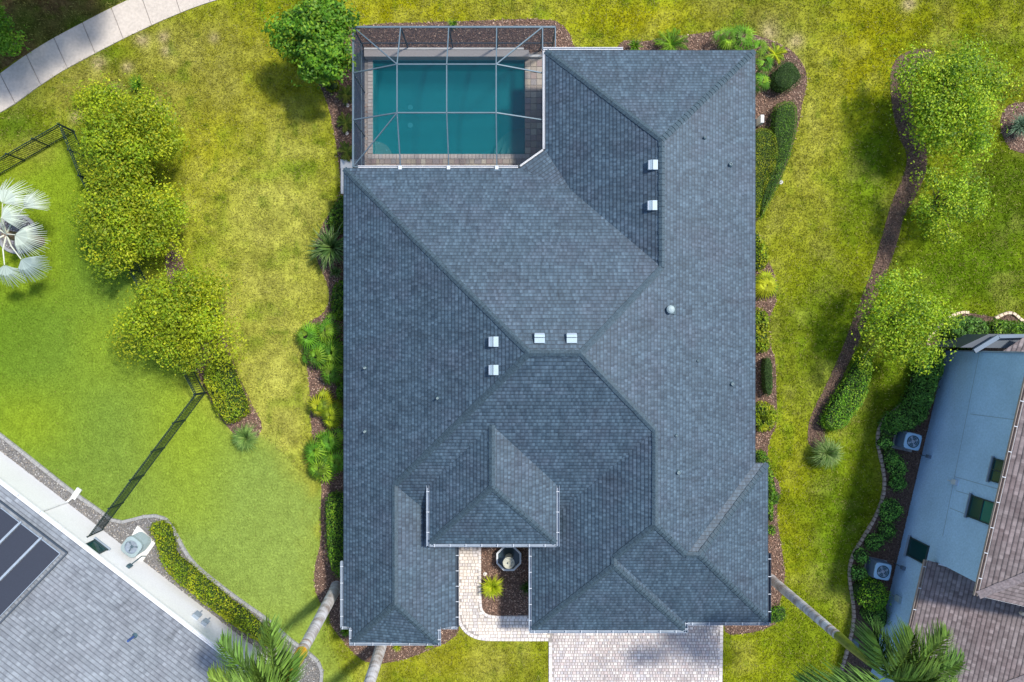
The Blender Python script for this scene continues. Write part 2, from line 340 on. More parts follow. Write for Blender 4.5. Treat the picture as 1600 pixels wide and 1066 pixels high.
def screen_mat(name, op, col):
    m = bpy.data.materials.new(name); m.use_nodes = True; nt = m.node_tree; out = nt.nodes['Material Output']
    nt.nodes.remove(nt.nodes['Principled BSDF'])
    d = nt.nodes.new('ShaderNodeBsdfDiffuse'); d.inputs[0].default_value = (*col, 1); t = nt.nodes.new('ShaderNodeBsdfTransparent'); x = nt.nodes.new('ShaderNodeMixShader'); x.inputs[0].default_value = op
    nt.links.new(t.outputs[0], x.inputs[1]); nt.links.new(d.outputs[0], x.inputs[2]); nt.links.new(x.outputs[0], out.inputs[0]); return m
M['screen'] = screen_mat('insect_screen', .22, (.02, .035, .05))
M['screen_n'] = screen_mat('insect_screen_end', .50, (.06, .065, .095))
M['screen_w'] = screen_mat('insect_screen_side', .72, (.06, .085, .13))
def water_mat():
    m = bpy.data.materials.new('pool_water'); m.use_nodes = True; nt = m.node_tree; out = nt.nodes['Material Output']; nt.nodes.remove(nt.nodes['Principled BSDF'])
    t = nt.nodes.new('ShaderNodeBsdfTransparent'); t.inputs[0].default_value = (.80, .97, .97, 1); g = nt.nodes.new('ShaderNodeBsdfGlossy'); g.inputs['Roughness'].default_value = .06
    x = nt.nodes.new('ShaderNodeMixShader'); x.inputs[0].default_value = .018; df = nt.nodes.new('ShaderNodeBsdfDiffuse'); df.inputs[0].default_value = (0.001, .155, .185, 1); y = nt.nodes.new('ShaderNodeMixShader'); y.inputs[0].default_value = .5; nt.links.new(t.outputs[0], y.inputs[1]); nt.links.new(df.outputs[0], y.inputs[2])
    n = nt.nodes.new('ShaderNodeTexNoise'); n.inputs['Scale'].default_value = 3; bp = nt.nodes.new('ShaderNodeBump'); bp.inputs['Strength'].default_value = .5; geo = nt.nodes.new('ShaderNodeNewGeometry')
    nt.links.new(geo.outputs['Position'], n.inputs['Vector']); nt.links.new(n.outputs[0], bp.inputs['Height']); nt.links.new(bp.outputs[0], g.inputs['Normal'])
    nt.links.new(y.outputs[0], x.inputs[1]); nt.links.new(g.outputs[0], x.inputs[2]); nt.links.new(x.outputs[0], out.inputs['Surface'])
    a = nt.nodes.new('ShaderNodeVolumeAbsorption'); a.inputs['Color'].default_value = (.0, .62, .70, 1); a.inputs['Density'].default_value = .55
    nt.links.new(a.outputs[0], out.inputs['Volume']); return m
M['water'] = water_mat()

# ---------------------------------------------------------------- layout polygons (photo pixels at ground level unless noted)
path_lo = [(-60, 212), (0, 177), (25, 162), (60, 136), (98, 111), (149, 84), (197, 59), (248, 35), (298, 14), (343, -1), (420, -22), (520, -40)]
path_hi = []
for i_, p_ in enumerate(path_lo):
    a_, b_ = path_lo[max(0, i_ - 1)], path_lo[min(len(path_lo) - 1, i_ + 1)]; l_ = math.dist(a_, b_); path_hi.append((p_[0] + (b_[1] - a_[1]) / l_ * 51.5, p_[1] - (b_[0] - a_[0]) / l_ * 51.5))
bed_left = [(488, 112), (509, 153), (520, 194), (528, 244), (534, 297), (522, 322), (503, 352), (492, 385), (496, 410), (513, 445), (515, 472), (504, 492), (478, 505), (470, 530), (480, 574),
            (484, 610), (486, 670), (494, 715), (503, 749), (501, 800), (502, 847), (490, 890), (494, 935), (514, 955), (515, 975), (532, 997), (560, 1029), (584, 1038), (621, 1034), (667, 1018), (707, 1000), (720, 981), (716, 900),
            (560, 900), (565, 300), (575, 290), (575, 110), (520, 95)]
bed_top = [(505, 55), (560, 38), (700, 34), (860, 28), (888, 45), (898, 78), (925, 84), (960, 78), (975, 62), (1005, 66), (1040, 58), (1100, 52), (1140, 44), (1200, 60), (1238, 78), (1258, 105), (1262, 130), (1254, 158), (1248, 198),
           (1224, 272), (1190, 335), (1180, 350), (1160, 350), (1160, 120), (900, 120), (862, 79), (572, 79), (540, 90)]
bed_right = [(1160, 355), (1190, 365), (1196, 400), (1212, 430), (1214, 470), (1200, 500), (1204, 545), (1212, 560), (1213, 620), (1216, 660), (1200, 690), (1199, 730), (1222, 760), (1212, 800), (1222, 860), (1228, 905), (1216, 950), (1218, 972),
             (1190, 985), (1166, 990), (1134, 993), (1130, 970), (1160, 950)]
bed_court = [(752, 790), (752, 945), (756, 956), (768, 962), (850, 962), (850, 790)]
bed_strip = [(1452, 76), (1425, 78), (1402, 88), (1390, 112), (1392, 160), (1404, 215), (1418, 240), (1414, 272), (1394, 312), (1380, 362), (1364, 420), (1340, 480), (1318, 540), (1292, 600), (1270, 640), (1261, 672), (1264, 700), (1288, 703),
             (1290, 655), (1318, 585), (1342, 535), (1362, 480), (1384, 430), (1402, 380), (1412, 335), (1432, 305), (1450, 262), (1446, 220), (1424, 165), (1424, 120), (1446, 98), (1462, 86)]
bed_agave = [(1562, 180), (1580, 160), (1620, 160), (1640, 240), (1585, 240), (1565, 215)]
bed_nr = [(1376, 656), (1368, 688), (1379, 728), (1382, 764), (1372, 800), (1348, 840), (1330, 868), (1325, 900), (1332, 936), (1334, 972), (1325, 1010), (1300, 1080), (1500, 1100), (1600, 560), (1640, 505), (1600, 503), (1577, 489), (1556, 496), (1513, 489),
          (1488, 492), (1467, 511), (1448, 530), (1446, 560), (1432, 600), (1418, 625), (1395, 645)]
bed_fence = [(268, 372), (282, 395), (292, 425), (300, 440), (330, 470), (352, 530), (372, 585), (398, 640), (412, 665), (400, 690), (360, 680), (310, 590), (270, 480), (255, 400)]
bed_nl = [(-60, 632), (0, 678), (56, 722), (112, 767), (163, 802), (178, 815), (194, 816), (216, 809), (235, 805), (254, 806), (267, 817), (278, 839), (295, 871), (316, 892), (344, 914), (377, 939), (420, 968), (454, 1000), (478, 1016), (498, 1032), (505, 1048), (500, 1080),
          (300, 1100), (-60, 760)]
walk = [(713, 790), (713, 962), (718, 978), (728, 990), (742, 998), (760, 1001.5), (857, 1001.5), (857, 960), (768, 962), (756, 956), (752, 945), (752, 790)]
drive = [(857, 965), (857, 1200), (1127, 1200), (1130, 965)]
def W(poly, z=0): return [P2(x, y, z) for x, y in poly]
HARD = [W(p) for p in (bed_left, bed_top, bed_right, bed_court, bed_strip, bed_agave, bed_nr, bed_fence, bed_nl, walk, drive)]
HARD.append(W(path_lo + path_hi[::-1]))
HARD.append([(-8.2, 16.3), (2.4, 16.3), (2.4, 14.4), (12, 14.4), (12, -14.0), (9, -14), (-8.2, -14)])

# ---------------------------------------------------------------- lawn colour
YG = (.26, .26, .008); DRY = (.32, .325, .085); GRN = (.095, .175, .010); DG = (.055, .115, .010); LIME = (.215, .30, .09); DIRT = (.40, .33, .24); BRN = (.13, .09, .05); OLV = (.21, .20, .05); BG = (.10, .19, .022)
RDRY = (.275, .275, .05)
blobs = [  # px, py, rx, ry, colour, weight
    (430, 560, 75, 190, DRY, .8), (400, 330, 90, 130, DRY, .6), (330, 230, 60, 90, YG, .6), (420, 150, 90, 60, YG, .7), (460, 60, 60, 60, YG, .6), (280, 120, 70, 50, OLV, .8), (150, 130, 90, 35, OLV, .7),
    (370, 60, 60, 40, YG, .5), (470, 330, 45, 120, DRY, .55), (455, 760, 40, 60, YG, .5), (440, 650, 60, 100, DRY, .6), (390, 460, 90, 200, DRY, .45), (350, 130, 120, 70, OLV, .5), (300, 60, 90, 40, OLV, .5), (1350, 90, 60, 90, YG, .8), (1300, 700, 25, 60, YG, .4),
    (640, 20, 160, 25, YG, .9), (820, 12, 60, 18, OLV, .8), (1000, 30, 110, 30, YG, .9), (1180, 25, 90, 30, OLV, .8), (1170, 60, 70, 25, DRY, .6), (1240, 95, 20, 30, DRY, .8),
    (1300, 70, 60, 60, RDRY, .4), (1380, 50, 60, 40, YG, .8), (1290, 210, 60, 90, RDRY, .75), (1260, 330, 50, 100, RDRY, .75), (1340, 150, 40, 90, YG, .7), (1360, 260, 40, 60, GRN, .6),
    (1240, 440, 40, 60, YG, .6), (1300, 480, 60, 70, GRN, .5), (1330, 400, 50, 70, YG, .4), (1240, 600, 40, 100, RDRY, .35), (1290, 560, 30, 60, GRN, .3), (1250, 740, 40, 80, YG, .6), (1240, 850, 30, 60, YG, .5),
    (1310, 820, 60, 150, GRN, .95), (1280, 520, 90, 130, GRN, .6), (1200, 1030, 90, 60, GRN, .6), (1350, 620, 40, 80, GRN, .6), (1550, 60, 120, 70, GRN, .6), (1500, 30, 120, 30, YG, .5), (1560, 400, 120, 90, GRN, .9), (1570, 280, 60, 60, DG, .7), (1460, 460, 60, 60, GRN, .8), (1400, 620, 30, 60, DG, .4),
    (1180, 1030, 60, 50, YG, .5), (1260, 1000, 60, 60, GRN, .4), (740, 1040, 120, 30, OLV, .4), (700, 1030, 80, 30, YG, .5),
    (1565, 300, 70, 70, DG, .8), (1480, 400, 60, 40, GRN, .9), (1420, 590, 50, 60, DG, .9), (1360, 240, 35, 80, GRN, .8), (1340, 330, 40, 70, GRN, .6), (1520, 440, 90, 40, GRN, .8), (20, 200, 70, 45, DG, .9), (120, 150, 60, 30, OLV, .5), (60, 240, 60, 25, OLV, .6),
]
lawn_smooth = W([(-100, 300), (0, 268), (117, 207), (322, 616), (420, 690), (470, 740), (500, 750), (505, 1000), (560, 1100), (-100, 1100)])
bank = W([(-200, 100), (0, 111), (73, 66), (124, 39), (174, 12), (215, -8), (400, -68), (400, -300), (-300, -300)])
def lawn_col(x, y):
    x = np.asarray(x); y = np.asarray(y); px = x * F / H + 800; py = 533 - y * F / H
    c = np.zeros(x.shape + (3,)) + np.array((.20, .23, .018))
    n1 = vnoise(x, y, 1.6, 1); n2 = vnoise(x, y, .7, 2); n3 = vnoise(x, y, 4.5, 3)
    for bx, by, rx, ry, col, wt in blobs:
        g = np.exp(-(((px - bx) / rx) ** 2 + ((py - by) / ry) ** 2)) * wt * (.55 + .9 * n1 * (.4 + 1.2 * n2))
        g = np.clip(g, 0, 1)[..., None]; c = c * (1 - g) + np.array(col) * g
    sm = np.mean([inpoly(x + rr_ * math.cos(a_) + (n2 - .5) * .8, y + rr_ * math.sin(a_) + (n1 - .5) * .8, lawn_smooth) for rr_ in (.35, .8, 1.2) for a_ in (0, 1.26, 2.5, 3.8, 5.0)], axis=0)
    t = np.clip((px - 60) / 420 * .6 + (py - 400) / 600 * .5, 0, 1)
    sc = np.array(BG) * (1 - t)[..., None] + np.array(LIME) * t[..., None]
    yl = np.clip((n3 - .45) * 2.2, 0, 1)[..., None] * .6; sc = sc * (1 - yl) + np.array((.19, .26, .018)) * yl
    c = c * (1 - .9 * sm[..., None]) + sc * .9 * sm[..., None]
    bk = inpoly(x, y, bank).astype(float)[..., None]
    bc = np.array(BRN) * (1 - np.clip(n1 * 1.6 - .55, 0, 1))[..., None] + np.array(DG) * np.clip(n1 * 1.6 - .55, 0, 1)[..., None]
    c = c * (1 - bk) + bc * bk
    # worn, patchy turf outside the smooth lawn
    wear = (np.clip(n1 * n2 * 2.6 - .55, 0, 1) * .4 * (1 - sm))[..., None] * (1 - bk); c = c * (1 - wear) + np.array(DRY) * wear
    dk = (np.clip((1 - n1) * (1 - n2) * 2.6 - .9, 0, 1) * .5 * (1 - sm))[..., None]; c = c * (1 - dk) + np.array(GRN) * dk
    for (sx, sy, r) in ((222, 62, 10), (258, 58, 9), (258, 80, 8), (155, 96, 12), (200, 106, 9), (182, 140, 10), (1205, 50, 16), (1240, 66, 14), (1243, 100, 10), (1420, 8, 10), (118, 182, 9), (245, 165, 10), (335, 60, 8)):
        g = (np.exp(-(((px - sx) / r) ** 2 + ((py - sy) / r) ** 2)) * (.3 + n2))[..., None]; g = np.clip(g, 0, .8); c = c * (1 - g) + np.array(DIRT) * g
    n5 = vnoise(x, y, .32, 21); n6 = vnoise(x + 7, y - 3, .85, 22); rough = (1 - sm)[..., None]
    c = c * (1 + rough[..., 0] * ((n5 - .5) * .42 + (n6 - .5) * .30) + (1 - rough[..., 0]) * (n5 - .5) * .10)[..., None]
    spot = (np.clip(vnoise(x - 5, y + 2, .5, 23) - .78, 0, 1) * 3.2 * (1 - sm))[..., None]; c = c * (1 - np.clip(spot, 0, .6)) + np.array(GRN) * .7 * np.clip(spot, 0, .6)
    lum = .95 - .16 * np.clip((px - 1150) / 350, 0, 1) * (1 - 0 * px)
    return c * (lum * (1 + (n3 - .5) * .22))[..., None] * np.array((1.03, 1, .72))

# ---------------------------------------------------------------- ground
def build_ground():
    st = .16; xs = np.arange(-36, 36.01, st); ys = np.arange(-25.6, 25.61, st); X, Y = np.meshgrid(xs, ys, indexing='ij'); nx, ny = X.shape
    idx = np.arange(nx * ny).reshape(nx, ny); q = np.stack([idx[:-1, :-1], idx[1:, :-1], idx[1:, 1:], idx[:-1, 1:]], axis=-1).reshape(-1, 4)
    cx = (X[:-1, :-1] + st / 2).ravel(); cy = (Y[:-1, :-1] + st / 2).ravel()
    hole = (cx > -8.0) & (cx < 1.0) & (cy > 10.0) & (cy < 16.0); q = q[~hole]
    me = bpy.data.meshes.new('lawn'); me.vertices.add(nx * ny)
    me.vertices.foreach_set('co', np.stack([X, Y, np.zeros_like(X)], -1).astype(np.float32).ravel())
    me.loops.add(q.size); me.loops.foreach_set('vertex_index', q.astype(np.int32).ravel()); me.polygons.add(len(q)); me.polygons.foreach_set('loop_start', np.arange(0, q.size, 4, dtype=np.int32))
    ca = me.color_attributes.new('Col', 'FLOAT_COLOR', 'POINT'); c = np.ones((nx * ny, 4), np.float32); c[:, :3] = lawn_col(X.ravel(), Y.ravel()); ca.data.foreach_set('color', c.ravel())
    me.materials.append(M['lawn']); me.update(calc_edges=True); tag(link(bpy.data.objects.new('lawn', me)), kind='structure')
    # surroundings out to the horizon
    B = 600; V = []
    for x0, x1, y0, y1 in ((-B, -36, -B, B), (36, B, -B, B), (-36, 36, 25.6, B), (-36, 36, -B, -25.6)):
        V.append([(x0, y0, 0), (x1, y0, 0), (x1, y1, 0), (x0, y1, 0)])
    tag(quads('ground', np.array(V, float), np.array([(.17, .21, .03)] * 4), M['lawn']), kind='structure')
build_ground()

# grass blades (real geometry, one mass)
def build_grass():
    n = 640000; x = rng.uniform(-30, 30, n); y = rng.uniform(-20, 20, n); keep = np.ones(n, bool)
    jx, jy = x + rng.normal(0, .07, n), y + rng.normal(0, .07, n)
    for h in HARD: keep &= ~inpoly(jx, jy, h)
    sm = inpoly(x, y, lawn_smooth); keep &= ~(sm & (rng.random(n) < .25))
    tuft = vnoise(x, y, .22, 8) * .6 + vnoise(x, y, .55, 9) * .4; keep &= (tuft > .42) | (rng.random(n) < .35)
    x, y, sm, tuft = x[keep], y[keep], sm[keep], tuft[keep]; n = len(x)
    a = rng.uniform(0, 2 * np.pi, n); L = np.where(sm, rng.uniform(.05, .09, n), rng.uniform(.08, .17, n)); tl = np.where(sm, rng.uniform(.5, 1.0, n), rng.uniform(.7, 1.25, n)); wd = np.where(sm, .016, .022)
    d = np.stack([np.cos(a) * np.sin(tl), np.sin(a) * np.sin(tl), np.cos(tl)], -1) * L[:, None]; s = np.stack([-np.sin(a), np.cos(a), np.zeros(n)], -1) * wd[:, None]
    b = np.stack([x, y, np.full(n, .002)], -1); V = np.stack([b - s, b + s, b + d], 1)
    c = lawn_col(x, y) * np.where(sm, rng.uniform(.78, 1.25, n), rng.uniform(.55, 1.5, n))[:, None]
    dry = (rng.random(n) < np.where(sm, .02, .12)); c[dry] = np.array((.30, .285, .08)) * rng.uniform(.6, 1.15, dry.sum())[:, None]
    tag(quads('grass', V, c, M['blade'], k=3), 'short green and straw coloured grass blades over the lawns', 'grass', kind='stuff')
build_grass()

# ---------------------------------------------------------------- beds
def bed(name, px, m, sm=1, z=.012):
    poly = W(smooth_poly(px, sm)) if sm else W(px); mb = MB(); mb.prism(poly, -.02, z); return tag(mb.build(name, m), kind='structure'), poly
beds = []
for i, b_ in enumerate((bed_left, bed_top, bed_right, bed_court, bed_strip, bed_agave, bed_fence)):
    beds.append(bed('mulch_bed', b_, M['mulch'], 0 if b_ is bed_court else 1, .012 + .0011 * i)[1])
beds.append(bed('mulch_bed', bed_nr, M['mulch'], 0, .022)[1])
gravel_poly = bed('gravel_bed', bed_nl, M['gravel'], 0, .012)[1]
def chips(name, polys, dens, L0, L1, pal, zz, label, cat, flat=.35, wl=.4):
    P_ = []
    for p in polys:
        n = int(area(p) * dens); s = sample_poly(p, n) if n else np.zeros((0, 2))
        s = s[(abs(s[:, 0]) < 31) & (abs(s[:, 1]) < 21)]; P_.append(s)
    s = np.vstack(P_); s = s + rng.normal(0, .05, s.shape); n = len(s); N_ = unit(np.stack([rng.normal(0, flat, n), rng.normal(0, flat, n), np.ones(n)], -1))
    L = rng.uniform(L0, L1, n); C = np.stack([s[:, 0], s[:, 1], rng.uniform(zz, zz + .03, n)], -1); pal = np.array(pal)
    cl = pal[rng.integers(0, len(pal), n)] * rng.uniform(.6, 1.3, n)[:, None]
    return tag(quads(name, leaf_quads(C, N_, L, L * wl), cl, M['chips']), label, cat, kind='stuff')
inside_house = [(-8, 8.4), (0.5, 8.4), (2.2, 9.5), (2.2, 14.4), (12, 14.4), (12, -14), (9, -14), (1.5, -14.0), (1.5, -9.5), (-3.3, -9.5), (-3.3, -14.5), (-8, -14.5)]
chips('dark_bark_mulch', [beds[4], beds[-1]], 190, .05, .13, [(.11, .07, .05), (.17, .11, .08), (.07, .045, .035), (.22, .155, .115)], .035, 'dark brown bark chips in the winding strip and beside the two storey house', 'mulch')
chips('bark_mulch', beds[:4] + beds[5:-1], 190, .05, .13, [(.26, .15, .105), (.38, .24, .17), (.16, .095, .065), (.48, .35, .26), (.09, .055, .04), (.31, .195, .145)], .03, 'reddish brown bark chips covering the planting beds', 'mulch')
chips('gravel', [gravel_poly], 170, .05, .10, [(.24, .24, .25), (.16, .16, .17), (.38, .37, .36), (.30, .26, .22), (.10, .10, .11)], .025, 'grey gravel between the white house wall and its curb', 'gravel', wl=.75)

# concrete path in slabs
def build_path():
    g = MB(); g.face([P(x, y, .015) for x, y in path_lo] + [P(x, y, .015) for x, y in path_hi[::-1]]); base = tag(g.build('path', M['joint']), kind='structure')
    lo = smooth_line([P2(*p) for p in path_lo], 2); hi = smooth_line([P2(*p) for p in path_hi], 2)
    def par(l, ts):
        d = [0]
        for a, b in zip(l[:-1], l[1:]): d.append(d[-1] + math.dist(a, b))
        T = d[-1]; return [(np.interp(t * T, d, [p[0] for p in l]), np.interp(t * T, d, [p[1] for p in l])) for t in ts]
    n = 13
    for i in range(n):
        e = .0011; t = np.linspace(i / n + e, (i + 1) / n - e, 5); a = par(lo, t); b = par(hi, t)
        s = MB(); s.prism(a + b[::-1], .0, .045 + .004 * (i % 3)); s.build('slab', M['concrete'], base)
build_path()

# pavers: driveway and walkway as real pieces joined, pool deck singly
def paver_mass(name, polys, du, dv, pal, z, parent):
    V = []; c = []; pal = np.array(pal)
    for poly in polys:
        a = np.array(poly); lo, hi = a.min(0), a.max(0); hi[1] = min(hi[1], 21); lo[1] = max(lo[1], -21.5); r = 0; y = lo[1]
        while y < hi[1]:
            x = lo[0] - (r % 2) * du / 2 - random.random() * .05
            while x < hi[0]:
                wv = du * random.choice((.66, 1, 1, 1.33)); cxp, cyp = x + wv / 2, y + dv / 2
                if inpoly(np.array([cxp]), np.array([cyp]), poly)[0]:
                    g = .008; h = z + random.uniform(0, .005); x0, x1, y0, y1 = x + g, x + wv - g, y + g, y + dv - g; e = .012
                    A = [(x0, y0, z - .03), (x1, y0, z - .03), (x1, y1, z - .03), (x0, y1, z - .03)]; B = [(x0 + e, y0 + e, h), (x1 - e, y0 + e, h), (x1 - e, y1 - e, h), (x0 + e, y1 - e, h)]
                    cc = pal[random.randrange(len(pal))] * random.uniform(.93, 1.06) * (1 + .16 * (vnoise(cxp, cyp, 1.8, 5) - .5))
                    V += [B] + [[A[k], A[(k + 1) % 4], B[(k + 1) % 4], B[k]] for k in range(4)]; c += [cc] * 5
                x += wv
            y += dv; r += 1
    return tag(quads(name, np.array(V), np.array(c), M['pavers'], parent), kind='stuff')
pal_d = [(.46, .41, .395), (.50, .45, .425), (.41, .37, .365), (.53, .49, .46), (.48, .41, .39), (.43, .405, .41), (.60, .56, .53)]
dj = MB(); dj.prism(W(drive), -.02, .035); drv = tag(dj.build('driveway', M['joint']), kind='structure')
wj = MB(); wj.prism(W(walk), -.02, .033); wlk = tag(wj.build('walkway', M['joint']), kind='structure')
paver_mass('pavers', [W([(863, 965), (863, 1200), (1121, 1200), (1124, 965)])], .165, .165, pal_d, .06, drv)
paver_mass('pavers', [W([(718, 792), (718, 960), (724, 976), (733, 986), (745, 993), (760, 996), (857, 996), (857, 967), (765, 967), (753, 961), (747, 950), (747, 792)])], .20, .18, [(.60, .54, .48), (.66, .59, .52), (.52, .48, .46), (.68, .63, .58)], .06, wlk)
def border(name, pts, wd, ln, parent, m, z=.062):
    q = resample(smooth_line([P2(*p) for p in pts], 2), ln); proto = None
    for a, b in zip(q[:-1], q[1:]):
        if proto is None:
            mb = MB(); mb.box((0, 0, -.03), (ln * .95, wd, .06), taper=.93); proto = mb.build(name, m, parent); o = proto
        else: o = proto.copy(); COL.objects.link(o)
        o.location = ((a[0] + b[0]) / 2, (a[1] + b[1]) / 2, z + random.uniform(0, .006)); o.rotation_euler = (0, 0, math.atan2(b[1] - a[1], b[0] - a[0]) + random.uniform(-.03, .03))
M['pborder'] = paver_mat('border_paver', [(.55, .50, .47), (.64, .58, .53), (.50, .47, .46), (.70, .66, .60)])
border('border_paver', [(715.5, 794), (715.5, 962), (720, 977), (730, 989), (744, 996), (760, 999), (857, 999)], .17, .22, wlk, M['pborder'])
border('border_paver', [(749.6, 794), (749.6, 945), (754, 958), (767, 964.5), (829, 964.5)], .15, .22, wlk, M['pborder'])
border('border_paver', [(860, 1003), (860, 1090)], .19, .22, drv, M['pborder'])
border('border_paver', [(1127, 968), (1125, 1090)], .19, .22, drv, M['pborder'])

# ---------------------------------------------------------------- roof builder
def roof_slope(pts, m, parent, course=.19, name='roof_slope', lift=.016, edge_drop=0.0):
    P3 = [Vector(p) for p in pts]; n = Vector((0, 0, 0))
    for i in range(len(P3)): n += P3[i].cross(P3[(i + 1) % len(P3)])
    n.normalize()
    if n.z < 0: n = -n; P3 = P3[::-1]
    up = (Vector((0, 0, 1)) - n * n.z).normalized(); t = up.cross(n); o = min(P3, key=lambda p: p.dot(up)); q = [((p - o).dot(t), (p - o).dot(up)) for p in P3]
    off = random.uniform(0, 50); mb = MB(); smax = max(s for _, s in q); k = 0
    def clip(poly, val, keep_above):
        out = []
        for i in range(len(poly)):
            a, b = poly[i - 1], poly[i]; ia = (a[1] >= val) == keep_above or a[1] == val; ib = (b[1] >= val) == keep_above or b[1] == val
            if ia != ib:
                f = (val - a[1]) / (b[1] - a[1]); out.append((a[0] + (b[0] - a[0]) * f, val))
            if ib: out.append(b)
        return out
    while k * course < smax:
        s0, s1 = k * course, (k + 1) * course; c = clip(q, s0, True) if k else q; c = clip(c, s1, False) if len(c) > 2 else c
        if len(c) > 2:
            pts3 = [o + t * a + up * b + n * (lift * (1 - (b - s0) / course) + .002) for a, b in c]
            mb.face(pts3, 0, [(a + off, s0 + .0005 + (b - s0) * .998) for a, b in c])
            lows = sorted(a for a, b in c if abs(b - s0) < 1e-6)
            if len(lows) >= 2:
                a0, a1 = lows[0], lows[-1]; p0, p1 = o + t * a0 + up * s0, o + t * a1 + up * s0
                mb.face([p0, p1, p1 + n * (lift + .002), p0 + n * (lift + .002)], 0, [(a0 + off, s0 + .001)] * 2 + [(a1 + off, s0 + .001)] * 2)
        k += 1
    return mb.build(name, m, parent)
def ridge_cap(a, b, m, parent, drop=.055, wd=.15, step=.26):
    a, b = Vector(a), Vector(b); d = b - a; L = d.length; d.normalize(); sd = Vector((d.y, -d.x, 0)).normalized(); mb = MB(); k = 0
    while k * step < L:
        p0 = a + d * k * step; p1 = a + d * min(L, (k + 1) * step + .04); z0, z1 = .075, .045
        ws = wd * random.uniform(.92, 1.05)
        for s in (-1, 1):
            e0, e1 = p0 + sd * s * ws - Vector((0, 0, drop)), p1 + sd * s * ws - Vector((0, 0, drop))
            U = Vector((0, 0, 1)); f = [p0 + U * z1, e0 + U * z1, e1 + U * z0, p1 + U * z0]; mb.face(f if s > 0 else f[::-1]); mb.face([e0 + U * (z1 - .02), e0 + U * z1, e1 + U * z0, e1 + U * (z0 - .02)])
        mb.face([p1 + U * z0, p1 - sd * ws + U * (z0 - drop), p1 - sd * ws + U * (z0 - drop - .02), p1 + U * (z0 - .02), p1 + sd * ws + U * (z0 - drop - .02), p1 + sd * ws + U * (z0 - drop)])
        k += 1
    return mb.build('ridge_cap', m, parent)
def gutter(parent, a, b, z, m, out, straps=True, wd=.13, sp=.78):
    """a,b eave corners (x,y); out = unit outward (x,y)"""
    a, b = Vector((*a, z)), Vector((*b, z)); o = Vector((*out, 0)); mb = MB()
    mb.bar(a + o * (wd / 2) + Vector((0, 0, -.10)), b + o * (wd / 2) + Vector((0, 0, -.10)), wd, .015)
    mb.bar(a + o * wd + Vector((0, 0, -.045)), b + o * wd + Vector((0, 0, -.045)), .022, .11); mb.bar(a + o * .012 + Vector((0, 0, -.05)), b + o * .012 + Vector((0, 0, -.05)), .018, .11)
    g = mb.build('gutter', m, parent)
    if straps:
        L = (b - a).length; n = max(2, int(L / sp)); proto = None
        for i in range(n):
            p = a.lerp(b, (i + .3) / n)
            if proto is None:
                s = MB(); s.box((0, 0, 0), (.032, wd + .02, .02)); proto = s.build('gutter_strap', M['strap'], g); q = proto
            else: q = proto.copy(); COL.objects.link(q)
            q.location = p + o * (wd / 2) + Vector((0, 0, .015)); q.rotation_euler = (0, 0, math.atan2(o.y, o.x) + math.pi / 2)
    return g
def inset(poly, d):
    n = len(poly); A = sum(poly[i][0] * poly[(i + 1) % n][1] - poly[(i + 1) % n][0] * poly[i][1] for i in range(n)); s = 1 if A > 0 else -1; out = []
    for i in range(n):
        p0, p1, p2 = Vector(poly[i - 1]), Vector(poly[i]), Vector(poly[(i + 1) % n]); d1 = (p1 - p0).normalized(); d2 = (p2 - p1).normalized()
        n1 = Vector((-d1.y, d1.x)) * s; n2 = Vector((-d2.y, d2.x)) * s; bis = (n1 + n2); bis /= max(.3, bis.dot(n1)); out.append(tuple(p1 + bis * d))
    return out

# ---------------------------------------------------------------- main house
pit = .5; ZE = 3.0
house = thing('main_house', 'large single storey house in the middle under a slate blue hipped shingle roof', 'house')
def zW(x): return ZE + pit * (x + 8.63)
def zE(x): return ZE + pit * (12.47 - x)
def zN(y): return ZE + pit * (8.86 - y)
def zS(y): return ZE + pit * (y + 9.94)
A1 = (.77, -.54, zW(.77)); A2 = (3.07, -.54, zE(3.07)); B1 = (7.09, 3.48, zN(3.48)); B2 = (7.09, 9.52, zE(7.09)); C1 = (-5.76, -7.07, zW(-5.76)); C2 = (-5.76, -12.95, zW(-5.76))
D1 = (6.74, -4.21, zE(6.74)); D2 = (6.74, -8.67, zE(6.74)); E1 = (8.405, -10.335, zE(8.405)); E2 = (9.055, -10.335, zE(8.405)); F1 = (4.94, -10.48, ZE + pit * 3.92); F2 = (4.94, -10.88, ZE + pit * 3.92)
G1 = (2.96, 7.61, ZE + .626); SB0 = (-8.14, -15.32, zW(-8.14)); SB1 = (-3.77, -15.32, ZE + pit * .883)
slopes = [
    [(-8.63, 8.86, 3), A1, C1, C2, SB0, (-8.14, -14.6, zW(-8.14)), (-8.63, -14.6, 3)],
    [(-8.63, 8.86, 3), (.39, 8.86, 3), G1, B1, A2, A1],
    [(.39, 8.86, 3), (1.706, 9.8, 3), G1],
    [(1.706, 14.9, 3), B2, B1, G1, (1.706, 9.8, 3)],
    [(1.706, 14.9, 3), (12.47, 14.9, 3), B2],
    [(12.47, 14.9, 3), (12.47, -6.27, 3), E1, D2, D1, A2, B1, B2],
    [(12.47, -6.27, 3), (13.12, -6.27, 3), E2, E1],
    [(13.12, -6.27, 3), (13.12, -14.4, 3), E2],
    [D2, E1, E2, (13.12, -14.4, 3), (8.86, -14.4, 3), F1],
    [F1, (8.86, -14.4, 3), (8.86, -14.8, 3), F2],
    [F2, (8.86, -14.8, 3), (1.017, -14.8, 3)],
    [D1, D2, F1, F2, (1.017, -14.8, 3), (1.017, -9.94, 3)],
    [A1, A2, D1, (1.017, -9.94, 3), (-2.887, -9.94, 3), C1],
    [C1, (-2.887, -9.94, 3), (-2.887, -14.6, 3), (-3.77, -14.6, ZE + pit * .883), SB1, C2],
    [C2, SB1, SB0]]
for s in slopes: roof_slope(s, M['roof'], house)
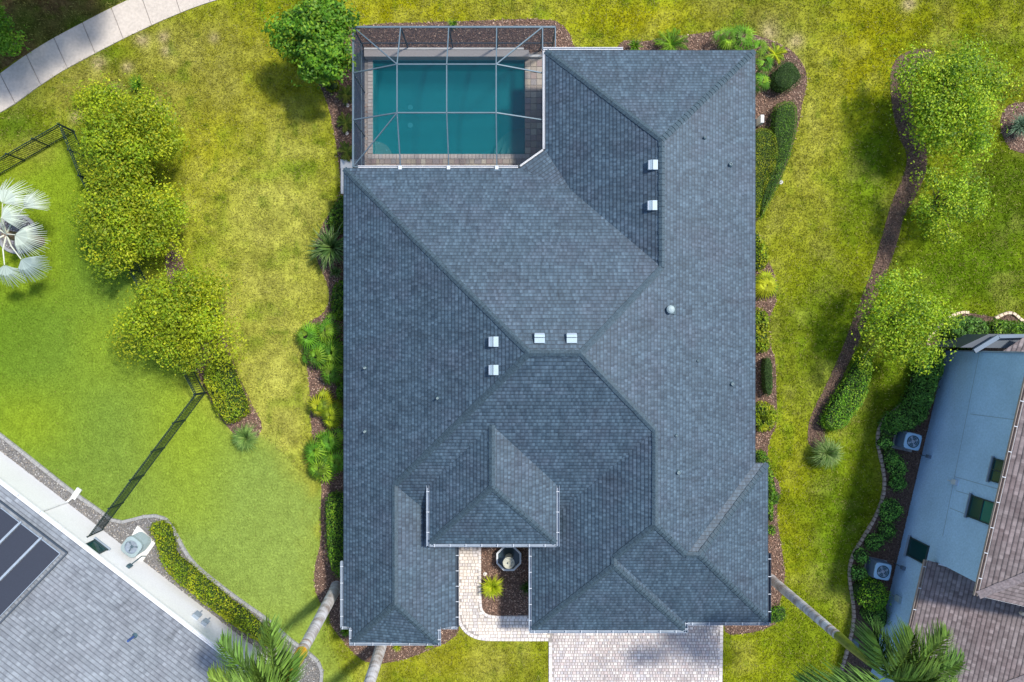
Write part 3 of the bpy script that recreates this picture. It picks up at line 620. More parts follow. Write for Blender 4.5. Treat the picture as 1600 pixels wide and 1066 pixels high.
for a, b in (((-8.6, 8.83, 3), A1), ((1.74, 14.87, 3), B2), ((12.44, 14.87, 3), B2), (A2, B1), (C1, A1), (A2, D1), (SB0, C2), (SB1, C2), ((13.09, -6.3, 3), E2), ((13.09, -14.37, 3), E2), (E1, D2), ((8.84, -14.78, 3), F2), ((1.05, -14.77, 3), F2), (F1, D2)):
    ridge_cap(a, b, M['cap'], house)
for a, b in ((A1, A2), (B2, B1), (C1, C2), (D1, D2), (E1, E2), (F1, F2)): ridge_cap(a, b, M['cap'], house, drop=.07)
# entry roof
ZT = 4.45; RX = -.94; RZ = ZT + pit * 3.11; RY = -3.93; AP = (RX, -6.85, RZ); TOP = (RX, RY, RZ)
entry = house
roof_slope([(-4.05, -9.96, ZT), AP, TOP, (-4.05, -7.04, ZT)], M['roof'], entry); roof_slope([(2.17, -9.96, ZT), AP, TOP, (2.17, -7.04, ZT)], M['roof'], entry); roof_slope([(-4.05, -9.96, ZT), (2.17, -9.96, ZT), AP], M['roof'], entry)
ridge_cap(AP, TOP, M['cap'], entry, drop=.07); ridge_cap((-4.02, -9.93, ZT), AP, M['cap'], entry); ridge_cap((2.14, -9.93, ZT), AP, M['cap'], entry)
eave = [(-8.63, 8.86), (.39, 8.86), (1.706, 9.8), (1.706, 14.9), (12.47, 14.9), (12.47, -6.27), (13.12, -6.27), (13.12, -14.4), (8.86, -14.4), (8.86, -14.8), (1.017, -14.8), (1.017, -9.94), (-2.887, -9.94), (-2.887, -14.6), (-3.77, -14.6), (-3.77, -15.32), (-8.14, -15.32), (-8.14, -14.6), (-8.63, -14.6)]
wl_ = inset(eave, .5); m_ = MB(); m_.prism(wl_[::-1], 0, 2.9); m_.build('wall', M['stucco'], house)
m_ = MB(); m_.face([(x, y, 2.93) for x, y in inset(eave, .02)]); m_.build('soffit', M['soffit'], house)
for i in range(len(eave)):
    a, b = eave[i - 1], eave[i]; m_ = MB(); m_.bar((*a, 2.93), (*b, 2.93), .03, .12); m_.build('fascia', M['navy'], house)
m_ = MB(); m_.box((-.94, -9.5, 3.65), (5.3, .25, 1.55)); m_.box((-3.5, -8.2, 3.85), (.2, 2.4, 1.15)); m_.box((1.6, -8.2, 3.85), (.2, 2.4, 1.15)); m_.build('entry_wall', M['stucco'], house)
m_ = MB(); m_.face([(-4.04, -9.95, 4.42), (2.16, -9.95, 4.42), (2.16, -7.1, 4.42), (-4.04, -7.1, 4.42)]); m_.build('entry_soffit', M['soffit'], house)
for x in (-2.55, .72):
    m_ = MB(); m_.box((x, -9.5, 1.5), (.35, .35, 3.0)); m_.box((x, -9.5, .12), (.5, .5, .24)); m_.build('column', M['stucco'], house)
G = lambda a, b, z, o, m='gutter', **k: gutter(house, a, b, z, M[m], o, **k)
G((-4.05, -9.98), (2.17, -9.98), ZT, (0, -1), sp=.72); G((-4.07, -7.1), (-4.07, -10.1), ZT, (-1, 0)); G((2.19, -7.1), (2.19, -10.1), ZT, (1, 0))
G((-8.66, -11.3), (-8.66, -14.7), ZE, (-1, 0)); G((-8.78, -14.63), (-8.16, -14.63), ZE, (0, -1)); G((-8.16, -14.63), (-8.16, -15.45), 3.2, (-1, 0)); G((-8.28, -15.34), (-3.65, -15.34), 3.28, (0, -1)); G((-3.75, -14.5), (-3.75, -15.45), 3.4, (1, 0))
G((-3.6, -14.63), (-2.8, -14.63), ZE, (0, -1)); G((-2.87, -9.96), (-2.87, -14.7), ZE, (1, 0), 'navy'); G((1.0, -9.96), (1.0, -14.9), ZE, (-1, 0)); G((.9, -14.83), (8.98, -14.83), ZE, (0, -1)); G((8.88, -14.4), (8.88, -14.95), ZE, (1, 0))
G((9.0, -14.43), (13.25, -14.43), ZE, (0, -1)); G((13.14, -10.9), (13.14, -14.5), ZE, (1, 0), 'navy'); G((1.69, 9.85), (1.69, 14.9), ZE, (-1, 0), 'white', straps=False, wd=.10); G((-7.9, 8.88), (.3, 8.88), ZE, (0, 1), 'white', straps=False, wd=.10)
G((1.6, 14.93), (5.7, 14.93), ZE, (0, 1), 'white', straps=False, wd=.12); G((.45, 8.95), (1.62, 9.78), ZE, (-.58, .81), 'white', straps=False, wd=.07)
# roof vents
def on_roof(px, py, zf):
    z = 5.0
    for _ in range(12):
        x, y = P2(px, py, z); z = zf(x, y)
    return (x, y, z)
fW = lambda x, y: zW(x); fW2 = lambda x, y: ZE + pit * (x - 1.706); fN = lambda x, y: zN(y); fE = lambda x, y: zE(x)
vt = thing('roof_vent', 'upper white box vent on the dark west slope beside the long northern ridge', 'roof vent', group='white box vents on the main roof')
m_ = MB(); m_.box((0, 0, .05), (.42, .42, .22)); m_.build('vent_base', M['gutter'], vt)
m_ = MB(); a_ = .23
m_.face([(-a_, -a_, .10), (-.03, -a_, .24), (-.03, a_, .24), (-a_, a_, .10)]); m_.face([(0, -a_, .21), (a_, -a_, .20), (a_, a_, .20), (0, a_, .21)])
m_.face([(-a_, -a_, .08), (a_, -a_, .14), (a_, -a_, .20), (0, -a_, .21), (-a_, -a_, .14)]); m_.face([(-a_, a_, .08), (a_, a_, .14), (a_, a_, .20), (0, a_, .21), (-a_, a_, .14)][::-1])
m_.face([(-a_, -a_, .08), (-a_, -a_, .14), (-a_, a_, .14), (-a_, a_, .08)]); m_.face([(a_, -a_, .14), (a_, a_, .14), (a_, a_, .20), (a_, -a_, .20)]); m_.build('vent_hood', M['vent'], vt)
vt.location = on_roof(1019, 259, fW2)
for px, py, zf, rz, lb in ((1018, 322, fW2, 0, 'lower white box vent on the dark west slope beside the long northern ridge'), (771, 534, fW, 0, 'white box vent on the large west slope, just left of the main ridge end'), (771, 578, fW, 0, 'white box vent on the large west slope, nearest the hip running down left'),
                           (843, 528, fN, -math.pi / 2, 'left one of the two white box vents just above the short central ridge'), (893, 528, fN, -math.pi / 2, 'right one of the two white box vents just above the short central ridge')):
    copy_thing(vt, on_roof(px, py, zf), rz, lb)
def pipe_vent(px, py, zf, r, h, lb, m='ac_side'):
    t = thing('pipe_vent', lb, 'pipe vent', on_roof(px, py, zf), group='pipe vents on the main roof'); a = MB(); a.lathe((0, 0, 0), [(r, -.1), (r, h), (r * .7, h + .01), (r * .7, h - .06), (0, h - .06)], 10); a.build('pipe', M[m], t, True)
    b = MB(); b.lathe((0, 0, 0), [(r * 2.1, -.02), (r * 1.3, .09), (r, .10)], 12); b.build('flashing', M['ac_dark'], t)
for a in ((571, 575, fW, .055, .28, 'small pipe vent low on the west slope, upper one near the left eave'), (571, 674, fW, .055, .28, 'small pipe vent low on the west slope, lower one near the left eave'), (684, 622, fW, .05, .3, 'thin grey pipe vent in the middle of the west slope'),
          (1100, 216, fE, .05, .18, 'small dark pipe vent right of the northern hip end'), (1140, 258, fE, .07, .22, 'small pipe vent near the right eave level with the upper box vent'), (1090, 564, fE, .045, .1, 'tiny dark pipe stub in the middle of the east slope'), (1143, 600, fE, .07, .2, 'small pale pipe vent near the right eave, below the dome vent'),
          (1056, 681, fE, .045, .12, 'tiny dark pipe stub right of the southern ridge top'), (1059, 738, fE, .07, .2, 'small pale pipe vent beside the southern ridge')): pipe_vent(*a)
t = thing('dome_vent', 'round grey dome vent on the east roof slope', 'roof vent', on_roof(1046, 484, fE)); a = MB(); a.lathe((0, 0, 0), [(.15, -.1), (.15, .18), (.20, .20), (.19, .28), (.12, .34), (0, .36)], 14); a.build('dome', M['ac_side'], t, True)
b = MB(); b.box((.06, 0, -.01), (.5, .42, .03)); b.build('flashing', M['ac_dark'], t)

# ---------------------------------------------------------------- pool
pool = thing('swimming_pool', 'rectangular teal swimming pool inside the screened cage', 'pool')
px0, px1, py0, py1 = -7.73, .71, 10.40, 15.62
m_ = MB(); zb = -1.55
m_.face([(px0, py0, zb), (px1, py0, zb), (px1, py1, zb), (px0, py1, zb)])
for a, b in (((px0, py0), (px1, py0)), ((px1, py0), (px1, py1)), ((px1, py1), (px0, py1)), ((px0, py1), (px0, py0))): m_.face([(*a, zb), (*a, .05), (*b, .05), (*b, zb)])
m_.build('pool_basin', M['basin'], pool)
m_ = MB(); m_.box(((px0 + px1) / 2, (py0 + py1) / 2, -.80), (px1 - px0 + .04, py1 - py0 + .04, 1.56)); m_.build('pool_water', M['water'], pool)
for k, (r, z) in enumerate(((1.75, -.95), (1.35, -.62), (.98, -.30))):
    m_ = MB(); arc = [(px1 - .015 - r * 1.0 * math.cos(a), py0 + .015 + r * math.sin(a)) for a in np.linspace(0, math.pi / 2, 14)]; m_.prism([(px1 - .015, py0 + .015)] + arc, zb, z); m_.build('pool_step', M['step'], pool)
m_ = MB(); arc = [(px0 + .015 + .95 * math.cos(a), py0 + .015 + .80 * math.sin(a)) for a in np.linspace(0, math.pi / 2, 12)]; m_.prism([(px0 + .015, py0 + .015)] + arc, zb, -.35); m_.build('corner_bench', M['step'], pool)
for px, py in ((641, 168), (641, 196)):
    x, y = P2(px, py, zb); m_ = MB(); m_.lathe((x, y, zb), [(.15, 0), (.15, .03), (0, .04)], 14); m_.build('drain', M['drain'], pool)
for px, py in ((592, 224), (604, 235)):
    x, y = P2(px, py, -.35); m_ = MB(); m_.lathe((x, y, -.35), [(.035, 0), (.035, .02), (0, .03)], 8); m_.build('jet', M['drain'], pool)
# deck
dm = MB()
for x0, x1, y0, y1 in ((-8.35, px0, 8.0, 16.05), (px1, 1.75, 8.0, 16.05), (px0, px1, 8.0, py0), (px0, px1, py1, 16.05)): dm.face([(x0, y0, .04), (x1, y0, .04), (x1, y1, .04), (x0, y1, .04)])
deck = tag(dm.build('pool_deck', M['joint']), kind='structure')
def single_pavers(name, x0, x1, y0, y1, du, dv, m, jit=True):
    y = y0; r = 0; protos = {}
    while y + dv * .6 < y1:
        x = x0; 
        while x < x1 - .05:
            wv = min(du * (random.choice((.7, 1, 1, 1.4)) if jit else 1), x1 - x); wv = round(wv, 2)
            if wv < .06: break
            if wv not in protos:
                mb = MB(); mb.box((0, 0, -.025), (wv - .014, dv - .014, .05), taper=.95); o = mb.build(name, m, deck); protos[wv] = o
            else: o = protos[wv].copy(); COL.objects.link(o)
            o.location = (x + wv / 2, y + dv / 2, .068 + random.uniform(0, .004)); x += wv
        y += dv; r += 1
single_pavers('paver', -8.1, 1.7, 9.02, 10.12, .27, .275, M['pdeck'])
single_pavers('coping_paver', -8.02, 1.0, 10.12, 10.40, .20, .28, M['pcope'], False)
single_pavers('coping_paver', -8.02, -7.73, 10.42, 15.6, .29, .20, M['pcope'], False)
single_pavers('paver', .71, 1.70, 10.42, 15.6, .33, .345, M['pdeck'], False)
m_ = MB(); m_.box(((-8.1 + .9) / 2, 15.81, .25), (9.05, .36, .5)); m_.build('raised_wall', M['pcope'], deck)
m_ = MB(); m_.box(((-8.1 + .6) / 2, 16.12, .19), (8.8, .10, .38)); m_.build('footing_curb', M['white_pad'], deck); m_ = MB(); m_.box((1.2, 15.8, .1), (1.0, .12, .2)); m_.build('footing_curb', M['white_pad'], deck)
m_ = MB(); m_.box((-9.05, 9.85, .04), (.95, .48, .10)); m_.box((-9.34, 8.9, .035), (.34, 1.42, .09)); tag(m_.build('equipment_pad', M['white_pad']), 'pale concrete pad at the corner between house and pool cage', 'pad')

# screened cage
cage = thing('pool_cage', 'grey framed insect screen cage over the swimming pool', 'pool cage')
XL, YT, XR, XR2 = -8.19, 16.19, 1.58, 2.24; ZL, ZI = 2.8, 3.9; xs = (-5.74, -3.26, -.79); ys = (13.82, 11.40); YB = 8.98
def beam(a, b, wd=.055, name='beam'): m_ = MB(); m_.bar(a, b, wd, .07); return m_.build(name, M['alu'], cage)
beam((XL, YB, ZL), (XL, YT, ZL), .09); beam((XL, YT, ZL), (XR2, YT, ZL), .09); beam((XR2, YT, ZL), (XR2, 15.0, ZL)); beam((XR, YT, ZL), (XR, 9.8, ZL)); beam((XL, YB, ZL), (.3, YB, ZL))
for x in xs: beam((x, YT, ZL), (x, ys[0], ZI)); beam((x, ys[0], ZI), (x, ys[1], ZI)); beam((x, ys[1], ZI), (x + .01, YB, ZL + .1))
for y in ys: beam((XL, y, ZL), (xs[0], y, ZI)); beam((xs[0], y, ZI), (xs[2], y, ZI)); beam((xs[2], y, ZI), (XR, y, ZL))
beam((XL, YT, ZL), (xs[0], ys[0], ZI)); beam((XR, YT, ZL), (xs[2], ys[0], ZI)); beam((XL, YB, ZL), (xs[0], ys[1], ZI), .045); beam((.35, 8.98, ZL), (1.62, 9.85, ZL), .06)
for x, y in ((XL, YT), (XL, ys[0]), (XL, ys[1]), (XL, YB), (xs[0], YT), (xs[1], YT), (xs[2], YT), (XR, YT), (XR2, YT)):
    m_ = MB(); m_.box((x, y, ZL / 2), (.07, .07, ZL)); m_.build('post', M['navy'], cage)
m_ = MB(); m_.bar((XL, YB, .9), (XL, YT, .9), .05, .06); m_.build('rail', M['alu'], cage); m_ = MB(); m_.bar((XL, YT, .9), (XR2, YT, .9), .05, .06); m_.build('rail', M['navy'], cage)
def scr(pts, m='screen'): m_ = MB(); m_.face(pts); m_.build('screen_panel', M[m], cage)
X_ = [XL, *xs, XR]
for i in range(1, 3):
    scr([(xs[i - 1], ys[0], ZI), (xs[i], ys[0], ZI), (xs[i], ys[1], ZI), (xs[i - 1], ys[1], ZI)]); scr([(xs[i - 1], YT, ZL), (xs[i], YT, ZL), (xs[i], ys[0], ZI), (xs[i - 1], ys[0], ZI)]); scr([(xs[i - 1], YB, ZL + .1), (xs[i], YB, ZL + .1), (xs[i], ys[1], ZI), (xs[i - 1], ys[1], ZI)])
scr([(XL, YT, ZL), (xs[0], YT, ZL), (xs[0], ys[0], ZI)]); scr([(XL, YT, ZL), (xs[0], ys[0], ZI), (XL, ys[0], ZL)]); scr([(XL, ys[0], ZL), (xs[0], ys[0], ZI), (xs[0], ys[1], ZI), (XL, ys[1], ZL)]); scr([(XL, ys[1], ZL), (xs[0], ys[1], ZI), (XL, YB, ZL)]); scr([(XL, YB, ZL), (xs[0], ys[1], ZI), (xs[0], YB, ZL + .1)])
scr([(XR, YT, ZL), (xs[2], YT, ZL), (xs[2], ys[0], ZI)]); scr([(XR, YT, ZL), (xs[2], ys[0], ZI), (XR, ys[0], ZL)]); scr([(XR, ys[0], ZL), (xs[2], ys[0], ZI), (xs[2], ys[1], ZI), (XR, ys[1], ZL)]); scr([(XR, ys[1], ZL), (xs[2], ys[1], ZI), (xs[2], YB, ZL + .1), (.35, 8.98, ZL), (1.6, 9.85, ZL)]); scr([(XR, YT, ZL), (XR2, YT, ZL), (XR2, 15, ZL), (XR, 15, ZL)])
Y_ = [YT, ys[0], ys[1], YB]
for a, b in zip(Y_[:-1], Y_[1:]): scr([(XL, a, .05), (XL, b, .05), (XL, b, ZL), (XL, a, ZL)], 'screen_w')
Xn = [XL, *xs, XR, XR2]
for a, b in zip(Xn[:-1], Xn[1:]): scr([(a, YT, .05), (b, YT, .05), (b, YT, ZL), (a, YT, ZL)], 'screen_n')
for x in xs:
    m_ = MB(); m_.box((x + .01, YB - .1, ZL + .22), (.17, .2, .12)); m_.build('bracket', M['strap'], cage)

# ---------------------------------------------------------------- courtyard fountain
fx, fy = P2(795, 871, .3)
ft = thing('fountain', 'stone tiered fountain with an octagonal basin in the front courtyard', 'fountain', (fx, fy, 0))
r8 = math.pi / 8
m_ = MB(); m_.lathe((0, 0, 0), [(.66, 0), (.70, .40), (.74, .46), (.74, .50), (.64, .50), (.63, .2)], 8, rot=r8); m_.build('basin', M['frim'], ft)
m_ = MB(); m_.lathe((0, 0, .36), [(.64, 0), (0, 0)], 8, rot=r8); m_.build('water', M['fwater'], ft)
m_ = MB(); m_.lathe((0, 0, 0), [(.24, 0), (.22, .5), (.13, .6), (.11, 1.0), (.15, 1.1)], 14); m_.build('pedestal', M['fstone'], ft, True)
m_ = MB(); m_.lathe((0, 0, 0), [(.10, 1.05), (.28, 1.16), (.32, 1.26), (.28, 1.27), (.22, 1.2), (0, 1.18)], 18); m_.build('bowl', M['fstone'], ft, True)
m_ = MB(); m_.lathe((0, 0, 0), [(.06, 1.18), (.05, 1.3), (0, 1.34)], 10); m_.build('finial', M['fstone'], ft, True)

# ---------------------------------------------------------------- left neighbour house
UL = Vector((.792, -.6105)); NL = Vector((.6105, .792))   # along eave, outward
def LP(s, d, z=0): p = UL * s + NL * d; return (p.x, p.y, z)
hl = thing('neighbour_house', 'white walled neighbour house at lower left under a pale grey shingle roof', 'house')
s0, s1 = -35, 5.6; dW_, dE_ = -22.23, -21.85
m_ = MB(); m_.prism([LP(s0, dW_)[:2], LP(s0, dW_ - 15)[:2], LP(s1 - .4, dW_ - 15)[:2], LP(s1 - .4, dW_)[:2]], 0, 2.95); m_.build('wall', M['stucco_w'], hl)
zr = 3 + .42 * 8; roof_slope([LP(s0, dE_, 3), LP(s1, dE_, 3), LP(s1 - 8, dE_ - 8, zr), LP(s0, dE_ - 8, zr)], M['roof_l'], hl); roof_slope([LP(s1, dE_, 3), LP(s1, dE_ - 16, 3), LP(s1 - 8, dE_ - 8, zr)], M['roof_l'], hl); roof_slope([LP(s0, dE_ - 16, 3), LP(s1, dE_ - 16, 3), LP(s1 - 8, dE_ - 8, zr), LP(s0, dE_ - 8, zr)], M['roof_l'], hl)
m_ = MB(); m_.face([LP(s0, dE_ - .02, 2.93), LP(s1, dE_ - .02, 2.93), LP(s1, dE_ - 15.9, 2.93), LP(s0, dE_ - 15.9, 2.93)]); m_.build('soffit', M['soffit'], hl)
m_ = MB(); m_.bar(LP(s0, dE_ + .02, 2.93), LP(s1, dE_ + .02, 2.93), .03, .16); m_.build('fascia', M['white'], hl)
gutter(hl, LP(s0 + 8, dE_ + .03)[:2], LP(s1, dE_ + .03)[:2], 3.0, M['white'], tuple(NL), sp=1.4, wd=.17)
def wallpt(px, py, n, D):   # pixel on vertical plane p.n = -D  -> (x,y,z)
    q = Vector((px - 800, 533 - py)); k = D / q.dot(n); return (q.x * k, q.y * k, H - k * F)
def pane_on(parent, n, D, s_a, s_b, z0, z1, U, g='glass', split=None, off=.0):
    c = (s_a + s_b) / 2; pos = U * c + n * (-D); o = bpy.data.objects.new('window', None)
    a = MB(); rz = math.atan2(U.y, U.x); wv, hv = abs(s_b - s_a), z1 - z0; out = n * (.03 + off)
    for dx, dz, ww, hh in ((0, hv / 2, wv + .08, .06), (0, -hv / 2, wv + .12, .07), (-wv / 2, 0, .06, hv), (wv / 2, 0, .06, hv)):
        p = pos + U * dx + out; a.box((p.x, p.y, (z0 + z1) / 2 + dz), (ww, .08, hh), rz)
    sb = MB(); p = pos + n * (.07 + off); sb.box((p.x, p.y, z0 - .07), (wv + .22, .15, .06), rz)
    if split: p = pos + out; a.box((p.x, p.y, (z0 + z1) / 2), (wv, .07, .05) if split == 'h' else (.05, .07, hv), rz)
    wf = a.build('window', M['frame'], parent); sb.build('sill', M['gutter'], wf); hs = ((z0, z1, g),) if not split else ((z0, (z0 + z1) / 2, 'glass'), ((z0 + z1) / 2, z1, g))
    for za, zb_, gm in hs:
        b = MB(); p = pos + n * (.012 + off); b.box((p.x, p.y, (za + zb_) / 2), (wv, .03, zb_ - za - .01), rz); b.build('pane', M[gm], wf)
    return wf
wa = Vector(wallpt(147, 845, NL, dW_)); wb = Vector(wallpt(166.6, 859.7, NL, dW_)); pane_on(hl, NL, -dW_, wa.xy.dot(UL), wb.xy.dot(UL), 1.25, 2.55, UL)
# solar collectors
def on_left(px, py, lift=0):
    z = 4
    for _ in range(15):
        x, y = P2(px, py, z); z = 3 + .42 * (dE_ - Vector((x, y)).dot(NL)) + lift
    return Vector((x, y, z))
c0 = on_left(105, 864, .1).xy; sC, dC = c0.dot(UL), c0.dot(NL)
def RP(s, d, l=0): return Vector(LP(s, d, 3 + .42 * (dE_ - d) + l))
wP = 1.19
for i, lb in enumerate(('black roof collector panel nearest the roof corner edge of the array', 'middle black roof collector panel between two pale pipes', 'black roof collector panel furthest up left along the white eave', )):
    sa = sC - .22 - i * (wP + .12); t = thing('solar_panel', lb, 'solar panel', group='black collectors on the pale grey roof')
    m_ = MB(); q = [RP(sa - wP, dC - .22, .09), RP(sa, dC - .22, .09), RP(sa, dC - 4.2, .09), RP(sa - wP, dC - 4.2, .09)]; m_.face(q)
    for a, b in zip(q, q[1:] + q[:1]): m_.face([a - Vector((0, 0, .05)), b - Vector((0, 0, .05)), b, a])
    m_.build('absorber', M['pv'], t)
    m_ = MB(); e = [RP(sa, dC - .19, .12), RP(sa, dC - 4.2, .12)]; 
    m_.bar(RP(sa - wP, dC - .19, .1), RP(sa, dC - .19, .1), .04, .05); m_.bar(e[0], e[1], .03, .05); m_.build('panel_frame', M['gutter'], t)
for k in (1, 2):
    sa = sC - .22 - k * (wP + .12) + .06; m_ = MB(); m_.tube([RP(sa, dC - .1, .15), RP(sa, dC - 4.2, .15)], .045, 8); tag(m_.build('collector_pipe', M['gutter']), ('pale pipe between the two panels nearest the array corner', 'pale pipe on the far side of the middle collector panel')[k - 1], 'pipe')
m_ = MB(); m_.bar(RP(sC, dC, .1), RP(sC - 5, dC, .1), .07, .10); m_.bar(RP(sC, dC, .1), RP(sC, dC - 5, .1), .07, .10); tag(m_.build('collector_manifold', M['navy']), 'dark angled rail framing the corner of the roof collectors', 'rail')
p = on_left(210, 994); t = thing('pipe_vent', 'dark blue pipe vent on the pale grey neighbour roof', 'pipe vent', p); m_ = MB(); m_.tube([(0, 0, -.05), (-.02, -.02, .55)], .06, 10); m_.build('pipe', M['plastic_b'], t); m_ = MB(); m_.lathe((0, 0, 0), [(.16, -.03), (.08, .1)], 12); m_.build('flashing', M['ac_dark'], t)
# wall fittings
def wall_box(px, py, n, D, d, m, name, lb, cat, U):
    x, y, z = wallpt(px, py, n, D); m_ = MB(); m_.box((0, 0, 0), d); m_.box((0, -.0, d[2] / 2 + .015), (d[0] + .03, d[1] + .03, .02)); m_.box((0, 0, -d[2] / 2 - .18), (.05, .05, .36)); o = m_.build(name, M[m]); o.location = (x + n.x * d[1] / 2, y + n.y * d[1] / 2, z); o.rotation_euler = (0, 0, math.atan2(U.y, U.x)); return tag(o, lb, cat)
wall_box(307, 963, NL, dW_, (.35, .16, .45), 'gutter', 'utility_box', 'left grey electric box on the white neighbour wall', 'utility box', UL); wall_box(320, 974, NL, dW_, (.3, .16, .4), 'gutter', 'utility_box', 'right grey electric box on the white neighbour wall, nearer the palm', 'utility box', UL)
ds = thing('downspout', 'white downspout with a long outlet on the gravel beside the white wall', 'downspout')
wp = Vector(wallpt(107, 785, NL, dW_)); q = wp.xy + NL * .08; m_ = MB(); m_.box((q.x, q.y, 1.45), (.09, .08, 2.8), math.atan2(UL.y, UL.x)); m_.build('pipe', M['white'], ds)
m_ = MB(); m_.bar((q.x, q.y, .1), (*P2(116, 775, .1), .08), .09, .08); m_.bar((*P2(114, 779, .1), .09), (*P2(124, 764, .1), .07), .28, .1); m_.build('outlet', M['white'], ds)
# left condenser
def condenser_round(px, py, label):
    z = 1.15; x, y = P2(px, py, z); t = thing('air_conditioner', label, 'air conditioner', (x, y, .1), R(-37))
    m_ = MB(); r_, n_ = .5, 24
    def rr(hs, rad):
        o = []
        for cx_, cy_, a0 in ((hs - rad, hs - rad, 0), (-hs + rad, hs - rad, 90), (-hs + rad, -hs + rad, 180), (hs - rad, -hs + rad, 270)):
            for k in range(5): a = R(a0 + k * 22.5); o.append((cx_ + rad * math.cos(a), cy_ + rad * math.sin(a)))
        return o
    A = rr(.47, .27)
    for zz in np.arange(0, .86, .05):
        m_.prism([(a[0] * .97, a[1] * .97) for a in A], zz, zz + .03); m_.prism(A, zz + .03, zz + .05)
    m_.build('body', M['ac_side'], t)
    m_ = MB(); B_ = rr(.49, .28); O = [(math.cos(2 * math.pi * k / 20 + R(9)) * .36, math.sin(2 * math.pi * k / 20 + R(9)) * .36) for k in range(20)]
    B_s = sorted(B_, key=lambda p: math.atan2(p[1], p[0])); O_s = sorted(O, key=lambda p: math.atan2(p[1], p[0]))
    for k in range(20):
        k2 = (k + 1) % 20; m_.face([(*B_s[k], 1.04), (*B_s[k2], 1.04), (*O_s[k2], 1.07), (*O_s[k], 1.07)]); m_.face([(*B_s[k], .86), (*B_s[k2], .86), (*B_s[k2], 1.04), (*B_s[k], 1.04)])
    m_.build('top_panel', M['ac_side'], t)
    m_ = MB(); m_.lathe((0, 0, 0), [(.36, 1.06), (.35, .92), (0, .9)], 20); m_.build('fan_well', M['gutter'], t)
    m_ = MB()
    for k in range(3): a = k * 2.094 + .4; m_.face([(0, 0, .97), (.3 * math.cos(a), .3 * math.sin(a), .95), (.31 * math.cos(a + .35), .31 * math.sin(a + .35), .99)])
    m_.lathe((0, 0, .96), [(.09, 0), (.08, .04), (0, .05)], 10); m_.build('fan', M['ac_dark'], t)
    m_ = MB()
    for r in (.12, .2, .28): 
        for k in range(20): a, b = 2 * math.pi * k / 20, 2 * math.pi * (k + 1) / 20; m_.bar((r * math.cos(a), r * math.sin(a), 1.05), (r * math.cos(b), r * math.sin(b), 1.05), .007, .007)
    for k in range(8): a = k * math.pi / 4; m_.bar((.05 * math.cos(a), .05 * math.sin(a), 1.06), (.36 * math.cos(a), .36 * math.sin(a), 1.06), .007, .007)
    m_.build('grille', M['gutter'], t); return t
condenser_round(205, 855, 'round cornered grey air conditioner beside the white house wall')
m_ = MB(); m_.prism([P2(216, 821), P2(244, 848), P2(222, 879), P2(196, 855)], 0, .10); tag(m_.build('equipment_pad', M['white_pad']), 'white concrete pad under the round cornered air conditioner', 'pad')
x_, y_, z_ = wallpt(201, 886, NL, dW_); m_ = MB(); m_.box((x_ + .05, y_ + .06, z_), (.22, .12, .3), math.atan2(UL.y, UL.x)); m_.tube([(x_ + .06, y_ + .08, z_ - .1), (x_ + .3, y_ + .35, .5), (x_ + .45, y_ + .3, .35)], .03, 8); tag(m_.build('disconnect_box', M['ac_dark']), 'small dark switch box and hose on the white wall', 'switch box')

# curb of the gravel bed
cl = smooth_line([P2(*p) for p in bed_nl[:22]], 2); q = resample(cl, .62)
cb = thing('garden_curb', 'grey concrete curb winding round the gravel bed of the white house', 'curb')
for a, b in zip(q[:-1], q[1:]):
    m_ = MB(); m_.bar((*a, .05), (a[0] + (b[0] - a[0]) * .97, a[1] + (b[1] - a[1]) * .97, .05), .17, .14); m_.build('curb_piece', M['concrete_g'], cb)

# ---------------------------------------------------------------- right neighbour house
UR = Vector((-.2283, -.9736)); NR = Vector((-.9736, .2283)); DR = 23.64
def RPt(s, d, z=0): p = UR * s + NR * (d - DR); return (p.x, p.y, z)     # s along wall southwards, d outward from wall
sN = Vector(P2(1478, 549)).dot(UR); sS = Vector(P2(1408, 849)).dot(UR)
hr = thing('two_storey_house', 'two storey neighbour house at right with pale wall coloured in blue shade and brown shingle roof', 'house')
m_ = MB(); m_.prism([RPt(sN, 0)[:2], RPt(sS, 0)[:2], RPt(sS, -14)[:2], RPt(sN, -14)[:2]], 0, 6.85); m_.build('wall', M['stucco_shade'], hr)
m_ = MB(); m_.prism([RPt(sS, -.004)[:2], RPt(sS + 14, -.004)[:2], RPt(sS + 14, -14)[:2], RPt(sS, -14)[:2]], 0, 3.1); m_.build('wall', M['stucco_shade'], hr)
zu = 6.9; ov = .32; sE = sS + .42
def up_(s, d): return RPt(s, d, zu + .42 * (ov - d))
roof_slope([up_(sN - .4, ov), up_(sE, ov), up_(sE - 7, ov - 7), up_(sN - .4, ov - 7)], M['roof_r'], hr, .20)
roof_slope([up_(sE, ov), up_(sE - 7, ov - 7), RPt(sE, ov - 14, zu)], M['roof_r'], hr, .20); ridge_cap(up_(sE, ov), up_(sE - 7, ov - 7), M['cap_r'], hr, wd=.2)
m_ = MB(); m_.face([RPt(sN - .4, ov - .02, zu - .08), RPt(sE - .02, ov - .02, zu - .08), RPt(sE - .02, ov - 14, zu - .08), RPt(sN - .4, ov - 14, zu - .08)]); m_.build('soffit', M['soffit'], hr)
for a, b in ((RPt(sN - .4, ov, zu - .07), RPt(sE, ov, zu - .07)), (RPt(sE, ov, zu - .07), RPt(sE, ov - 14, zu - .07))): m_ = MB(); m_.bar(a, b, .03, .17); m_.build('fascia', M['white'], hr)
gutter(hr, RPt(sN - .4, ov + .02)[:2], RPt(sE + .05, ov + .02)[:2], zu, M['ring'], tuple(NR), sp=1.15, wd=.15)
zl = 3.2; ol = .45
def lo_(s, d): return RPt(s, d, zl + .36 * (ol - d))
